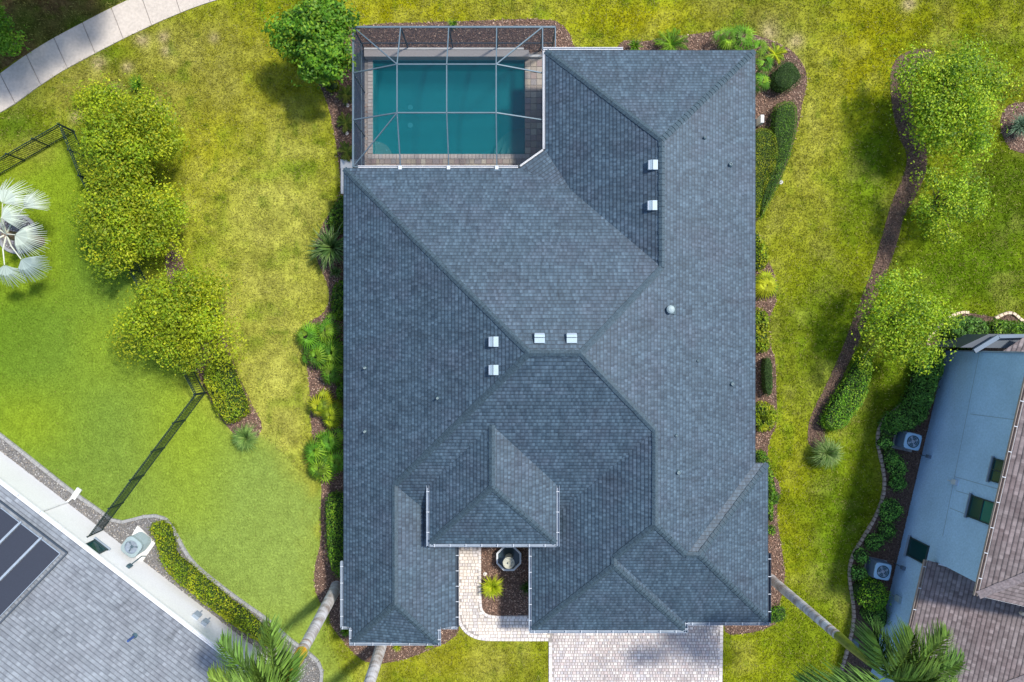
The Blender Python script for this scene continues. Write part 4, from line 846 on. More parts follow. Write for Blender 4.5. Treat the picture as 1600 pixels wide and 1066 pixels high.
roof_slope([lo_(sS + .02, ol), lo_(sS + 9, ol), lo_(sS + 9 - 6, ol - 6), lo_(sS + .02, ol - 9)], M['roof_r'], hr, .20)
roof_slope([lo_(sS + 9, ol), RPt(sS + 9, ol - 15, zl), lo_(sS + 3, ol - 6)], M['roof_r'], hr, .20); ridge_cap(lo_(sS + 9, ol), lo_(sS + 3, ol - 6), M['cap_r'], hr, wd=.2)
gutter(hr, RPt(sS + .05, ol + .02)[:2], RPt(sS + 9, ol + .02)[:2], zl, M['ring'], tuple(NR), sp=1.0, wd=.14)
m_ = MB(); m_.bar(RPt(sS + .05, ol - .02, zl - .08), RPt(sS + 9, ol - .02, zl - .08), .03, .15); m_.build('fascia', M['white'], hr)
m_ = MB(); m_.bar(lo_(sS + .05, 0) , lo_(sS + .05, -3), .06, .16); m_.build('flashing', M['strap'], hr)
m_ = MB(); m_.box((0, 0, 0), (.06, .12, 6.8), math.atan2(UR.y, UR.x)); o = m_.build('corner_trim', M['gutter'], hr); pc = RPt(sN - .02, .03, 3.42); o.location = pc
def r_at(px, py): w_ = Vector(wallpt(px, py, NR, -DR)); return w_.xy.dot(UR), w_.z
a_, b_ = r_at(1423.5, 840), r_at(1444.8, 881); pane_on(hr, NR, DR, a_[0], r_at(1418.6, 867.4)[0], .8, 2.4, UR, 'glass')
a_, b_ = r_at(1520, 774.7), r_at(1513.5, 807); pane_on(hr, NR, DR, a_[0], b_[0], 4.65, 6.35, UR, 'glass2', 'h')
a_, b_ = r_at(1558.6, 718), r_at(1550, 751.6); pane_on(hr, NR, DR, a_[0], b_[0], 5.55, 6.75, UR, 'glass', 'v')
M['jline'] = mat('stucco_joint', (.26, .34, .42), .9)
def joint(p, q_):
    a, b = wallpt(*p, NR, -DR), wallpt(*q_, NR, -DR); m_ = MB(); m_.bar(Vector(a) + Vector((NR.x, NR.y, 0)) * .002, Vector(b) + Vector((NR.x, NR.y, 0)) * .002, .012, .03); m_.build('stucco_joint', M['jline'], hr)
for a_, b_ in (((1530, 552), (1473, 838)), ((1516, 647), (1586, 656)), ((1492, 745), (1562, 765)), ((1494, 767), (1518, 774)), ((1484, 794), (1510, 804))): joint(a_, b_)
# wall fittings on the right house
for px, py, tx, ty, lb in ((1432, 710, 1453, 714, 'round disconnect box on a conduit beside the upper air conditioner'), (1393, 876, 1413, 888, 'round disconnect box on a conduit beside the lower air conditioner')):
    a, b = Vector(wallpt(px, py, NR, -DR)), Vector(wallpt(tx, ty, NR, -DR)); n3 = Vector((NR.x, NR.y, 0)); m_ = MB(); m_.tube([a + n3 * .12, a.lerp(b, .7) + n3 * .1, b + n3 * .08], .025, 8); m_.box(tuple(b + n3 * .08), (.18, .16, .26), math.atan2(UR.y, UR.x)); tag(m_.build('disconnect_box', M['ac_navy']), lb, 'switch box')
wall_box(1493, 754, NR, -DR, (.25, .12, .32), 'strap', 'utility_box', 'small white box high on the shaded wall beside a stucco joint', 'utility box', UR)
wall_box(1441, 985 - 0, NR, -DR, (.3, .14, .4), 'gutter', 'utility_box', 'grey meter box low on the shaded wall near the lower eave', 'utility box', UR) if False else None
wall_box(1405, 936, NR, -DR, (.32, .14, .42), 'ac_side', 'utility_box', 'grey meter box low on the shaded wall beside the big bushy shrub', 'utility box', UR)
def condenser(px, py, label, first=None):
    x, y = P2(px, py, .95)
    if first: return copy_thing(first, (x, y, .05), math.atan2(UR.y, UR.x) + R(2), label)
    t = thing('air_conditioner', label, 'air conditioner', (x, y, .05), math.atan2(UR.y, UR.x), group='square air conditioners beside the blue wall'); h = .9
    m_ = MB(); m_.box((0, 0, h / 2), (.86, .86, h))
    for zz in np.arange(.06, h - .05, .07): m_.box((0, 0, zz), (.885, .885, .03))
    m_.build('body', M['ac_navy'], t)
    m_ = MB(); n_ = 24; hs = .44
    sq = []
    for k in range(n_):
        a = 2 * math.pi * k / n_; c, s = math.cos(a), math.sin(a); r = min(hs / max(abs(c), abs(s)), .56); sq.append((r * c, r * s))
    for k in range(n_):
        k2 = (k + 1) % n_; a, b = 2 * math.pi * k / n_, 2 * math.pi * k2 / n_; m_.face([(*sq[k], h + .02), (*sq[k2], h + .02), (.34 * math.cos(b), .34 * math.sin(b), h + .05), (.34 * math.cos(a), .34 * math.sin(a), h + .05)]); m_.face([(*sq[k], h - .04), (*sq[k2], h - .04), (*sq[k2], h + .02), (*sq[k], h + .02)])
    m_.build('top_panel', M['ac_top'], t)
    m_ = MB(); m_.lathe((0, 0, 0), [(.34, h + .05), (.33, h + .0), (0, h + .005)], 24); m_.build('fan_well', M['ac_dark'], t)
    m_ = MB(); m_.lathe((0, 0, h + .02), [(.10, 0), (.09, .04), (0, .05)], 12)
    for k in range(4): a = k * math.pi / 2 + .3; m_.face([(.05 * math.cos(a), .05 * math.sin(a), h + .03), (.3 * math.cos(a), .3 * math.sin(a), h + .02), (.3 * math.cos(a + .5), .3 * math.sin(a + .5), h + .045)])
    m_.build('fan', M['gutter'], t)
    m_ = MB()
    for r in (.17, .255):
        for k in range(24): a, b = 2 * math.pi * k / 24, 2 * math.pi * (k + 1) / 24; m_.bar((r * math.cos(a), r * math.sin(a), h + .07), (r * math.cos(b), r * math.sin(b), h + .07), .01, .01)
    m_.build('grille', M['ac_top'], t); return t
ac1 = condenser(1426, 690, 'upper square air conditioner beside the shaded wall'); condenser(1379, 893, 'lower square air conditioner beside the shaded wall, above the big bushy shrub', ac1)
for px, py, lb in ((1411, 688, 'concrete pad under the upper square air conditioner'), (1366, 887, 'concrete pad under the lower square air conditioner')):
    x, y = P2(px, py); m_ = MB(); m_.box((0, 0, .03), (1.1, 1.15, .08)); m_.box((0, 0, .0), (1.16, 1.2, .04)); o = m_.build('equipment_pad', M['concrete_g']); o.location = (x, y, 0); o.rotation_euler = (0, 0, math.atan2(UR.y, UR.x)); tag(o, lb, 'pad')
# roof boot on the lower brown roof
x_, y_ = P2(1592, 956, 5.0); q = Vector((x_, y_)); d_ = q.dot(NR) + DR; zz = zl + .36 * (ol - d_); t = thing('pipe_vent', 'tan pipe vent on the lower brown roof at the right edge', 'pipe vent', (*P2(1592, 956, zz), zz)); m_ = MB(); m_.lathe((0, 0, 0), [(.09, -.1), (.09, .3), (.06, .3), (0, .28)], 12); m_.build('pipe', M['stone2'], t); m_ = MB(); m_.lathe((0, 0, 0), [(.22, -.05), (.1, .12)], 12); m_.build('flashing', M['ring'], t)
# north low roof of the right house
m_h = thing('low_porch_roof', 'low brown roof with blue gutter behind the upper corner of the shaded wall', 'roof')
zq = 3.0
roof_slope([P(1562, 552, zq), P(1600, 527, zq), P(1680, 527, zq + 1.2), P(1680, 600, zq + 1.2)], M['roof_r'], m_h, .20)
m_ = MB(); m_.bar(P(1522, 549, zq), P(1560, 526, zq), .22, .12); m_.bar(P(1560, 526, zq), P(1640, 524, zq), .18, .12); m_.build('gutter', M['ac_navy'], m_h)
m_ = MB(); m_.prism([P2(1500, 543, 2.7), P2(1545, 522, 2.7), P2(1640, 522, 2.7), P2(1640, 545, 2.7)][::-1], 0, 2.7); m_.build('wall', M['navy'], m_h)

# stone edging
def stones(pts, m, label, ln=.26, wd=.17):
    t = thing('stone_edging', label, 'edging'); q = resample(smooth_line([P2(*p) for p in pts], 2), ln); proto = None
    for a, b in zip(q[:-1], q[1:]):
        if proto is None:
            mb = MB(); mb.box((0, 0, .06), (ln * .93, wd, .12), taper=.86); proto = mb.build('stone', m, t); o = proto
        else: o = proto.copy(); COL.objects.link(o)
        s = random.uniform(.88, 1.08); o.scale = (1, s, random.uniform(.85, 1.15)); o.location = ((a[0] + b[0]) / 2, (a[1] + b[1]) / 2, 0); o.rotation_euler = (0, 0, math.atan2(b[1] - a[1], b[0] - a[0]) + random.uniform(-.07, .07))
stones([(1425, 590), (1420, 615), (1405, 637), (1386, 648), (1376, 660), (1368, 688), (1379, 728), (1382, 764), (1372, 800), (1348, 840), (1330, 868), (1325, 900), (1332, 936), (1334, 972), (1325, 1010), (1310, 1060)], M['stone'], 'winding brown stone edging along the dark bed of the two storey house')
stones([(1450, 545), (1448, 530), (1467, 511), (1475, 500), (1488, 492), (1504, 487.5), (1514, 489)], M['stone2'], 'pale stone edging arc above the upper corner of the two storey house')
stones([(1553, 498), (1566, 491), (1577, 488), (1585, 491), (1594, 500), (1604, 506)], M['stone2'], 'pale stone edging arc at the right frame edge')

# ---------------------------------------------------------------- fence
fn = thing('metal_fence', 'black metal picket fence running from the path down to the white house', 'fence')
fb = [P2(-70, 318), P2(0, 274), P2(117, 206), P2(148, 284), P2(322, 614), P2(161, 828)]; FH = 1.35; pick = None; post = None
for a, b in zip(fb[:-1], fb[1:]):
    A, B = Vector(a), Vector(b); L = (B - A).length; d = (B - A) / L; n = max(1, round(L / 1.85))
    for i in range(n + (1 if b == fb[-1] else 0)):
        p = A + d * L * i / n
        if post is None:
            m_ = MB(); m_.box((0, 0, FH / 2 + .04), (.065, .065, FH + .08)); m_.box((0, 0, FH + .09), (.085, .085, .03)); post = m_.build('post', M['black'], fn); o = post
        else: o = post.copy(); COL.objects.link(o)
        o.location = (p.x, p.y, 0); o.rotation_euler = (0, 0, math.atan2(d.y, d.x))
        if i < n:
            q = A + d * L * (i + 1) / n
            for z in (.12, FH - .18, FH): m_ = MB(); m_.bar((p.x, p.y, z), (q.x, q.y, z), .035, .04); m_.build('rail', M['black'], fn)
    np_ = int(L / .125)
    for i in range(np_):
        p = A + d * (i + .5) * L / np_
        if pick is None: m_ = MB(); m_.box((0, 0, FH / 2), (.022, .022, FH)); pick = m_.build('picket', M['black'], fn); o = pick
        else: o = pick.copy(); COL.objects.link(o)
        o.location = (p.x, p.y, 0); o.rotation_euler = (0, 0, math.atan2(d.y, d.x))

# ---------------------------------------------------------------- vegetation
YEL = np.array([(.31, .38, .010), (.25, .34, .010), (.17, .27, .010), (.40, .43, .015)]); MID = np.array([(.10, .25, .012), (.15, .30, .015), (.06, .17, .01), (.21, .35, .02)]); DRK = np.array([(.045, .11, .018), (.06, .14, .02), (.03, .075, .012), (.085, .17, .025)])
def pal_pick(pal, n, cl=None, amp=.25):
    k = rng.integers(0, len(pal), n) if cl is None else (cl + rng.integers(0, 2, n)) % len(pal)
    return pal[k] * rng.uniform(1 - amp, 1 + amp, n)[:, None]
def tree(name, label, cx, cy, rx, ry, zc, h, nleaf, pal, leaf=.13, ncl=90, dens=.34, group=None, hollow=.25, trunk_r=.09, seed=0, cat='tree'):
    """crown centre at photo pixel (cx,cy) at height zc, radii in photo px"""
    k = (H - zc) / F; x, y, _ = P(cx, cy, zc); rx *= k; ry *= k; t = thing(name, label, cat, (x, y, 0), group=group)
    th = rng.uniform(0, 2 * np.pi, ncl); u = rng.uniform(0, 1, ncl) ** .55; ph = rng.uniform(-.55, 1, ncl)
    lob = 1 + .24 * np.sin(3 * th + seed) + .18 * np.sin(5 * th + 2.1 * seed + 1)
    C = np.stack([np.cos(th) * u * rx * lob, np.sin(th) * u * ry * lob, zc + ph * np.sqrt(np.clip(1 - u * u, .08, 1)) * h / 2], -1)
    cl = rng.integers(0, ncl, nleaf); sg = dens * (rx + ry) / 2 * rng.uniform(.45, 1.1, ncl)
    off = rng.normal(size=(nleaf, 3)); off = off / np.maximum(1, np.linalg.norm(off, axis=1, keepdims=True) / 1.5); LC = C[cl] + off * sg[cl][:, None] * np.array([1, 1, .7])
    wsp = rng.random(nleaf) < .10; LC[wsp] += off[wsp] * sg[cl[wsp]][:, None] * .9; LC[:, 2] = np.maximum(LC[:, 2], .15); N_ = unit(off * .55 + np.array([0, 0, .75]) + rng.normal(0, .45, (nleaf, 3)))
    L = leaf * rng.uniform(.6, 1.35, nleaf); tone = rng.uniform(.75, 1.25, ncl)
    cols = pal_pick(pal, nleaf, rng.integers(0, len(pal), ncl)[cl]) * tone[cl][:, None]
    V = leaf_quads(LC, N_, L, L * .58, .01); 
    quads('crown', V, cols, M['leaf'], t)
    m_ = MB(); zt = max(.4, zc - h * .55); m_.tube([(0, 0, 0), (.03, .02, zt * .5), (-.02, .03, zt)], [trunk_r * 1.25, trunk_r, trunk_r * .8], 8)
    for c in C[rng.permutation(ncl)[:min(26, ncl)]]:
        mid = (c[0] * .45, c[1] * .45, zt + (c[2] - zt) * .55 + .1); m_.tube([(-.02, .03, zt - .05), mid, tuple(c)], [trunk_r * .5, trunk_r * .3, trunk_r * .12], 5, cap=False)
    m_.build('trunk', M['bark'], t); return t
def hedge(name, label, poly, h, pal, nper=330, leaf=.09, cat='hedge', group=None, bump_=.12, mound=False):
    W_ = [P2(a, b, h * .8) for a, b in smooth_poly(poly, 1)]; c = np.mean(W_, 0); t = thing(name, label, cat, (c[0], c[1], 0), group=group); Lp = [(a - c[0], b - c[1]) for a, b in W_]
    A = area(Lp); n = int(A * nper); s = sample_poly(Lp, n); pa = np.array(Lp)
    # distance to border for rounding
    dmin = np.full(n, 9.)
    for i in range(len(Lp)):
        a, b = pa[i - 1], pa[i]; ab = b - a; tt = np.clip(((s - a) @ ab) / max(ab @ ab, 1e-9), 0, 1); dmin = np.minimum(dmin, np.linalg.norm(s - (a + tt[:, None] * ab), axis=1))
    rim = .35 if not mound else .8
    hh = h * (1 - .55 * np.clip(1 - dmin / rim, 0, 1) ** 2) + (vnoise(s[:, 0] + c[0], s[:, 1] + c[1], .35, 4) - .5) * bump_ * 2 + rng.normal(0, .03, n)
    C = np.stack([s[:, 0], s[:, 1], hh], -1); N_ = unit(rng.normal(0, .5, (n, 3)) + np.array([0, 0, .9])); L = leaf * rng.uniform(.6, 1.4, n)
    cols = pal_pick(pal, n, (vnoise(s[:, 0] + c[0], s[:, 1] + c[1], .6, 6) * len(pal)).astype(int), .4) * (.75 + .5 * vnoise(s[:, 0] + c[0], s[:, 1] + c[1], .28, 14))[:, None]
    V = [leaf_quads(C, N_, L, L * .6, .01)]; cc = [cols]
    ns = int(n * .5); per = pa; e = rng.integers(0, len(Lp), ns); f = rng.random(ns)[:, None]; bp = per[e - 1] * (1 - f) + per[e] * f; zz = h * rng.uniform(.08, .75, ns)
    C2_ = np.stack([bp[:, 0] * .99, bp[:, 1] * .99, zz], -1) + rng.normal(0, .05, (ns, 3)); rad = np.stack([bp[:, 0], bp[:, 1], np.zeros(ns)], -1); V.append(leaf_quads(C2_, unit(rad) + rng.normal(0, .5, (ns, 3)), leaf, leaf * .6, .01)); cc.append(pal_pick(pal, ns))
    quads('leaves', np.vstack(V), np.vstack(cc), M['leaf'], t)
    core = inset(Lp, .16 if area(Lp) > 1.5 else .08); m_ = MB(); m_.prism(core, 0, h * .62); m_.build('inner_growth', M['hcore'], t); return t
def shrub(label, px, py, r, h, pal, group=None, name='shrub', leaf=.09, nper=380):
    pts = [(px + r * (1 + .12 * math.sin(3 * a + px)) * math.cos(a), py + r * (1 + .12 * math.cos(2 * a + py)) * math.sin(a)) for a in np.linspace(0, 2 * math.pi, 12, endpoint=False)]
    return hedge(name, label, pts, h, pal, nper, leaf, 'shrub', group, .10, True)
def blades(n, r, h, w_, pal, arch=1.0, segs=4, spread=.35, seed=0, inner=.05):
    """arching strap leaves -> (V quads, cols)"""
    V = []; cols = []
    for i in range(n):
        a = rng.uniform(0, 2 * np.pi); L = r * rng.uniform(.6, 1.1); e = rng.uniform(.25, 1.0); c = pal[rng.integers(0, len(pal))] * rng.uniform(.7, 1.3); ww = w_ * rng.uniform(.7, 1.2)
        b0 = np.array([rng.normal(0, inner), rng.normal(0, inner), .05]); pts = []
        for k in range(segs + 1):
            t_ = k / segs; rr = L * (t_ ** 1.15) * (.35 + .65 * e); zz = h * (math.sin(t_ * (1.2 + 1.2 * e * arch)) * (1.15 - .5 * e)); pts.append(b0 + np.array([math.cos(a) * rr, math.sin(a) * rr, max(.02, zz)]))
        sd = np.array([-math.sin(a), math.cos(a), 0])
        for k in range(segs):
            w0 = ww * (1 - (k / segs) ** 1.5) ; w1 = ww * (1 - ((k + 1) / segs) ** 1.5) + .001
            V.append([pts[k] - sd * w0, pts[k] + sd * w0, pts[k + 1] + sd * w1, pts[k + 1] - sd * w1]); cols.append(c)
    return np.array(V), np.array(cols)
def spiky(label, px, py, r, h, pal, n=160, w_=.014, name='grass_clump', group=None, cat='plant', arch=1.0):
    k = (H - h * .6) / F; x, y, _ = P(px, py, h * .6); V, c = blades(n, r * k, h, w_, pal, arch); o = quads(name, V, c, M['leaf']); o.location = (x, y, 0); return tag(o, label, cat, group)
def pinnate(L, w_, droop, nl, pal, wid=.03, vdrop=.35, fold=.35):
    """frond along +X starting at origin, arching"""
    V = []; cols = []; pts = []
    for k in range(13):
        t_ = k / 12; pts.append(np.array([L * t_ * (1 - .12 * t_ * droop), 0, L * (.34 * t_ - droop * .62 * t_ ** 2.1)]))
    base = pal[rng.integers(0, len(pal))]
    for k in range(12):
        a, b = pts[k], pts[k + 1]; r0 = .035 * (1 - k / 13); r1 = .035 * (1 - (k + 1) / 13)
        V.append([a + [0, -r0, .01], a + [0, r0, .01], b + [0, r1, .01], b + [0, -r1, .01]]); cols.append(base * 1.15)
        V.append([a + [0, -r0, .01], a + [0, 0, -.05], b + [0, 0, -.04], b + [0, -r1, .01]]); cols.append(base)
    for i in range(nl):
        t_ = .1 + .9 * i / nl; f = t_ * 12; k = min(11, int(f)); p = pts[k] + (pts[k + 1] - pts[k]) * (f - k); d = unit(pts[k + 1] - pts[k]); ll = w_ * (math.sin(math.pi * min(1, t_ * .86 + .1)) ** .6) 
        for s in (-1, 1):
            ang = rng.uniform(.75, 1.05) - .45 * t_; lf = ll * rng.uniform(.85, 1.1); dirv = d * math.cos(ang) + np.array([0, s, 0]) * math.sin(ang); up = rng.uniform(-.35, fold + .35)
            mid = p + dirv * lf * .5 + np.array([0, 0, lf * up * .5]); tip = p + dirv * lf + np.array([0, 0, lf * (up - vdrop * rng.uniform(.6, 1.5))]); sd = unit(np.cross(dirv, [0, 0, 1])) * wid / 2; tw = np.array([0, 0, wid * .3 * s])
            c = base * rng.uniform(.5, 1.5); V.append([p - sd * .6, p + sd * .6, mid + sd + tw, mid - sd - tw]); cols.append(c); V.append([mid - sd - tw, mid + sd + tw, tip + sd * .1, tip - sd * .1]); cols.append(c)
    return np.array(V), np.array(cols)
def rotV(V, az, el=0, roll=0):
    c, s = math.cos(roll), math.sin(roll); V = np.stack([V[..., 0], V[..., 1] * c - V[..., 2] * s, V[..., 1] * s + V[..., 2] * c], -1)
    c, s = math.cos(el), math.sin(el); V = np.stack([V[..., 0] * c - V[..., 2] * s, V[..., 1], V[..., 0] * s + V[..., 2] * c], -1)
    c, s = math.cos(az), math.sin(az); return np.stack([V[..., 0] * c - V[..., 1] * s, V[..., 0] * s + V[..., 1] * c, V[..., 2]], -1)
def fan(R_, nseg, spread, pal, droop=.25, wid=None):
    V = []; cols = []; wid = wid or R_ * spread / nseg * .62; base = pal[rng.integers(0, len(pal))]
    for i in range(nseg):
        a = -spread / 2 + spread * (i + .5) / nseg; L = R_ * (1 - .18 * (abs(a) / (spread / 2)) ** 2) * rng.uniform(.93, 1.05); d = np.array([math.cos(a), math.sin(a), 0]); sd = np.array([-math.sin(a), math.cos(a), 0]); m1 = L * .45; c = base * rng.uniform(.8, 1.2)
        p0 = d * L * .02; p1 = d * m1 + np.array([0, 0, L * .10 - droop * L * .12]); p2 = d * L + np.array([0, 0, -droop * L * rng.uniform(.6, 1.3)]); pl = np.array([0, 0, wid * .35])
        V.append([p0, p1 - sd * wid, p1 + pl, p1 + pl]); V.append([p0, p1 + pl, p1 + pl, p1 + sd * wid]); cols += [c, c * .85]
        V.append([p1 - sd * wid, p2 - sd * .006, p2 + sd * .006, p1 + pl]); V.append([p1 + pl, p2 - sd * .006, p2 + sd * .006, p1 + sd * wid]); cols += [c, c * .85]
    return np.array(V), np.array(cols)
def fan_plant(label, px, py, r, h, pal, nf=14, group=None, seg=14, name='fan_palm', cat='plant', m='palmleaf', fr=.55, pin=False):
    z = h * .8; k = (H - z) / F; x, y, _ = P(px, py, z); r *= k; t = thing(name, label, cat, (x, y, 0), group=group)
    for i in range(nf):
        az = 2 * math.pi * (i * .382 + rng.uniform(-.04, .04)); e = (i + .5) / nf; rr = r * (1 - fr) * (.02 + 1.15 * e)
        hub = np.array([math.cos(az) * rr * (1 + .35 * math.sin(px + 2.3 * i)), math.sin(az) * rr * (1 + .35 * math.cos(py + 1.7 * i)), h * (1.0 - .45 * e) * rng.uniform(.85, 1.1)])
        if pin: V, c = pinnate(r * rng.uniform(.85, 1.1), r * .3, .55 + .5 * e, 20, pal, .02); V = rotV(V, az, .5 - .55 * e) + np.array([0, 0, h * .45])
        else: fz = r * fr * rng.uniform(.9, 1.45); V, c = fan(fz, seg, R(rng.uniform(150, 230)), pal, .45, fz * .055); c = c * rng.uniform(.6, 1.4); V = rotV(V, az, R(22 - 45 * e), rng.normal(0, .15)) + hub
        a_ = np.array([0, 0, h * .3]); sd = np.array([-math.sin(az), math.cos(az), 0]) * .012
        if not pin: V = np.vstack([V, [[a_ - sd, a_ + sd, hub + sd, hub - sd]]]); c = np.vstack([c, [pal[0] * 1.2]])
        quads('frond', V, c, M[m], t)
    m_ = MB(); m_.tube([(0, 0, 0), (0, 0, h * .4)], [.08, .06], 8); m_.build('stem', M['bark'], t); return t
def royal_palm(label, base, top, zt, fronds, pal, shaft='shaft_o', r0=.31, r1=.25, zs=.70, group='tall smooth trunked palms', length=3.6, drawshaft=True):
    bx, by = P2(*base); tx, ty = P2(*top, zt); t = thing('royal_palm', label, 'palm tree', (bx, by, 0), group=group); dx, dy = tx - bx, ty - by
    n = 22; zz = np.linspace(0, zt * zs, n); m_ = MB(); m_.tube([(dx * z / zt, dy * z / zt, z) for z in zz], [r0 * 1.12 if i == 0 else r0 + (r1 - r0) * (i / n) + .006 * (i % 2) for i in range(n)], 16); m_.build('trunk', M['palmtrunk'], t, True)
    for f in (.90, .96): z = zt * zs * f; rr = r0 + (r1 - r0) * f + .012; m_ = MB(); m_.tube([(dx * z / zt, dy * z / zt, z), (dx * z / zt, dy * z / zt, z + .16)], rr, 16); m_.build('trunk_ring', M['ring'], t, True)
    za, zb_ = zt * zs, zt * .985
    m_ = MB(); m_.tube([(dx * z / zt, dy * z / zt, z) for z in np.linspace(za, zb_, 5)], [r1 * 1.08, r1 * 1.0, r1 * .8, r1 * .6, r1 * .4], 14); m_.build('crownshaft', M[shaft], t, True)
    for az, el, dr, L in fronds:
        V, c = pinnate(length * L, 1.02, dr, 95, pal, .062, .5, .3); V = rotV(V, R(az), R(el)) + np.array([dx, dy, zt]); quads('frond', V, c, M['palmleaf'], t)
    return t
PALM = np.array([(.13, .26, .04), (.18, .31, .045), (.09, .20, .035), (.23, .35, .05)])

YELR = np.array([(.28, .42, .012), (.22, .36, .012), (.40, .50, .02), (.10, .20, .010)])
# lawn trees, left
tree('leafy_tree', 'large bright yellow green tree nearest the path, in front of the fence corner', 198, 216, 68, 70, 2.6, 3.4, 24000, YEL, .13, 150, .23, seed=1)
tree('leafy_tree', 'large yellow green tree just below the fence corner, second from the path', 204, 342, 76, 68, 2.4, 3.0, 25000, YEL, .13, 150, .23, seed=2)
tree('leafy_tree', 'round yellow green tree in the middle of the left lawn beside the green hedge', 280, 502, 80, 68, 2.6, 3.2, 24000, YEL, .13, 150, .23, seed=4)
tree('leafy_tree', 'dense round dark green tree at the upper left corner of the pool cage', 497, 62, 52, 58, 3.0, 3.6, 19000, MID, .18, 150, .2, seed=5)
tree('leafy_tree', 'wide sparse yellow green tree at upper right above the mulch strip', 1488, 158, 70, 80, 2.6, 3.0, 20000, YELR, .13, 150, .23, seed=6)
tree('leafy_tree', 'small sparse pale green tree below the wide one on the right lawn', 1480, 316, 52, 48, 2.2, 2.2, 6000, YELR, .12, 60, .24, seed=7)
tree('leafy_tree', 'sparse pale green tree beside the corner of the two storey house', 1408, 504, 66, 68, 2.6, 2.6, 10500, YELR, .125, 95, .24, seed=9)
tree('leafy_tree', 'bright green tree cut by the left frame edge above the path', -8, 52, 34, 32, 1.8, 2.2, 7000, MID, .14, 50, .28, seed=3)
# trees just beyond the top left corner shading the bank
for i, (bx, by) in enumerate(((140, -15), (215, -62), (60, -40))):
    x, y = P2(bx, by); t = tree('shade_tree', ('tall tree beyond the top frame edge, nearest the path', 'tall tree beyond the top frame edge above the bank', 'tall tree beyond the top left corner')[i], 800, 533, 105, 95, 9, 4.5, 8000, DRK, .24, 60, .3, seed=i, trunk_r=.2); t.location = (x, y, 0)
# small plants round the left trees
spiky('small strappy plant at the top edge of the left tree group', 214, 132, 20, .5, MID, 90, .02); spiky('small bright green plant left of the tree nearest the path', 124, 158, 17, .5, YEL, 80, .025)
spiky('round spiky green grass clump at the lower end of the left bed', 384, 684, 28, .9, np.array([(.20, .34, .08), (.28, .40, .10), (.13, .25, .05)]), 520, .022, arch=1.25)
spiky('round spiky green grass clump at the lower end of the right mulch strip', 1292, 708, 33, 1.0, np.array([(.22, .34, .09), (.32, .42, .14), (.13, .24, .05)]), 520, .024, arch=1.25)
spiky('silvery agave like clump in dark mulch at the right frame edge', 1594, 197, 24, .8, np.array([(.14, .24, .14), (.20, .30, .18), (.09, .17, .10)]), 300, .035)
hedge('hedge', 'yellow green hedge patch below the middle left tree', [(312, 585), (330, 560), (352, 548), (368, 590), (388, 640), (375, 655), (352, 664), (333, 640)], 1.0, YEL, 420)
hedge('hedge', 'bright green hedge beside the mulch strip on the right lawn', [(1350, 552), (1368, 560), (1358, 620), (1335, 655), (1312, 676), (1286, 668), (1290, 645), (1318, 600)], .9, MID * 1.15, 420)
# left neighbour hedge
hedge('hedge', 'long yellow green hedge winding in front of the white house wall', [(228, 822), (250, 814), (266, 822), (270, 845), (272, 868), (300, 888), (324, 908), (352, 935), (385, 958), (420, 990), (440, 1012), (418, 1016), (380, 992), (345, 968), (302, 934), (275, 912), (250, 886), (243, 855)], .8, YEL * .95, 420)
hedge('hedge', 'tall dark green hedge against the left wall of the main house', [(506, 778), (520, 772), (542, 776), (545, 900), (528, 908), (512, 885), (507, 840)], 1.4, MID * .85, 420)
# right side hedges
shrub('clipped dark green ball shrub beyond the upper right roof corner', 1232, 115, 24, 1.3, DRK * .9, leaf=.05, nper=900)
hedge('hedge', 'clipped green hedge right of the main house, upper square end', [(1210, 172), (1220, 156), (1248, 156), (1250, 195), (1240, 238), (1226, 276), (1208, 314), (1186, 352), (1190, 300), (1211, 240), (1208, 205)], 1.1, MID * .75, 650, .055, bump_=.05)
hedge('hedge', 'long low green hedge wedge against the right wall of the main house', [(1172, 210), (1190, 196), (1212, 203), (1221, 238), (1213, 268), (1198, 300), (1186, 344), (1172, 352)], 1.0, YEL * .72, 600, .06, bump_=.08)
hedge('hedge', 'small clipped dark box hedge halfway down the right wall', [(1194, 558), (1209, 558), (1211, 600), (1208, 620), (1196, 618)], 1.0, DRK, 650, .055, bump_=.05)
# plants along the left wall
SP = np.array([(.06, .12, .03), (.10, .17, .04), (.04, .09, .02), (.16, .22, .08)])
spiky('large dark strappy clump beside the upper left wall of the main house', 517, 386, 46, 1.4, SP * 1.3, 230, .055, 'strap_leaf_plant')
PMG = 'palmettos along the left wall of the main house'
for px, py, r, pl, lb in ((482, 524, 24, MID * 1.1, 'palmetto at the lawn side of the upper left wall cluster'), (510, 516, 25, MID, 'palmetto at the top of the upper left wall cluster'), (520, 550, 26, MID * .9, 'palmetto against the eave in the upper left wall cluster'), (496, 556, 25, MID * 1.05, 'palmetto in the middle of the upper left wall cluster'), (518, 582, 22, MID * .85, 'lowest palmetto of the upper left wall cluster'),
                          (492, 704, 24, MID, 'palmetto at the lawn side of the cluster above the tall hedge'), (516, 690, 24, MID * 1.1, 'topmost palmetto of the cluster above the tall hedge'), (500, 730, 24, MID * .9, 'lowest palmetto of the cluster above the tall hedge'), (524, 722, 22, MID, 'palmetto against the eave in the cluster above the tall hedge')): fan_plant(lb, px, py, r * 1.12, 1.1, pl, 13, PMG, seg=10, fr=.5); 
for px, py, r, lb in ((498, 634, 24, 'yellow green fan palm on the lawn side, between the two palmetto clusters'), (518, 648, 24, 'yellow green fan palm against the eave, between the two palmetto clusters')): fan_plant(lb, px, py, r, 1.1, YEL * .8, 13, 'yellow green fan palms on the left wall', seg=13, fr=.55)
spiky('low strappy plant by the left wall between the dark clump and the palmettos', 526, 425, 14, .5, SP * 1.2, 90, .03)
CY = np.array([(.12, .17, .02), (.08, .13, .02), (.17, .20, .03)])
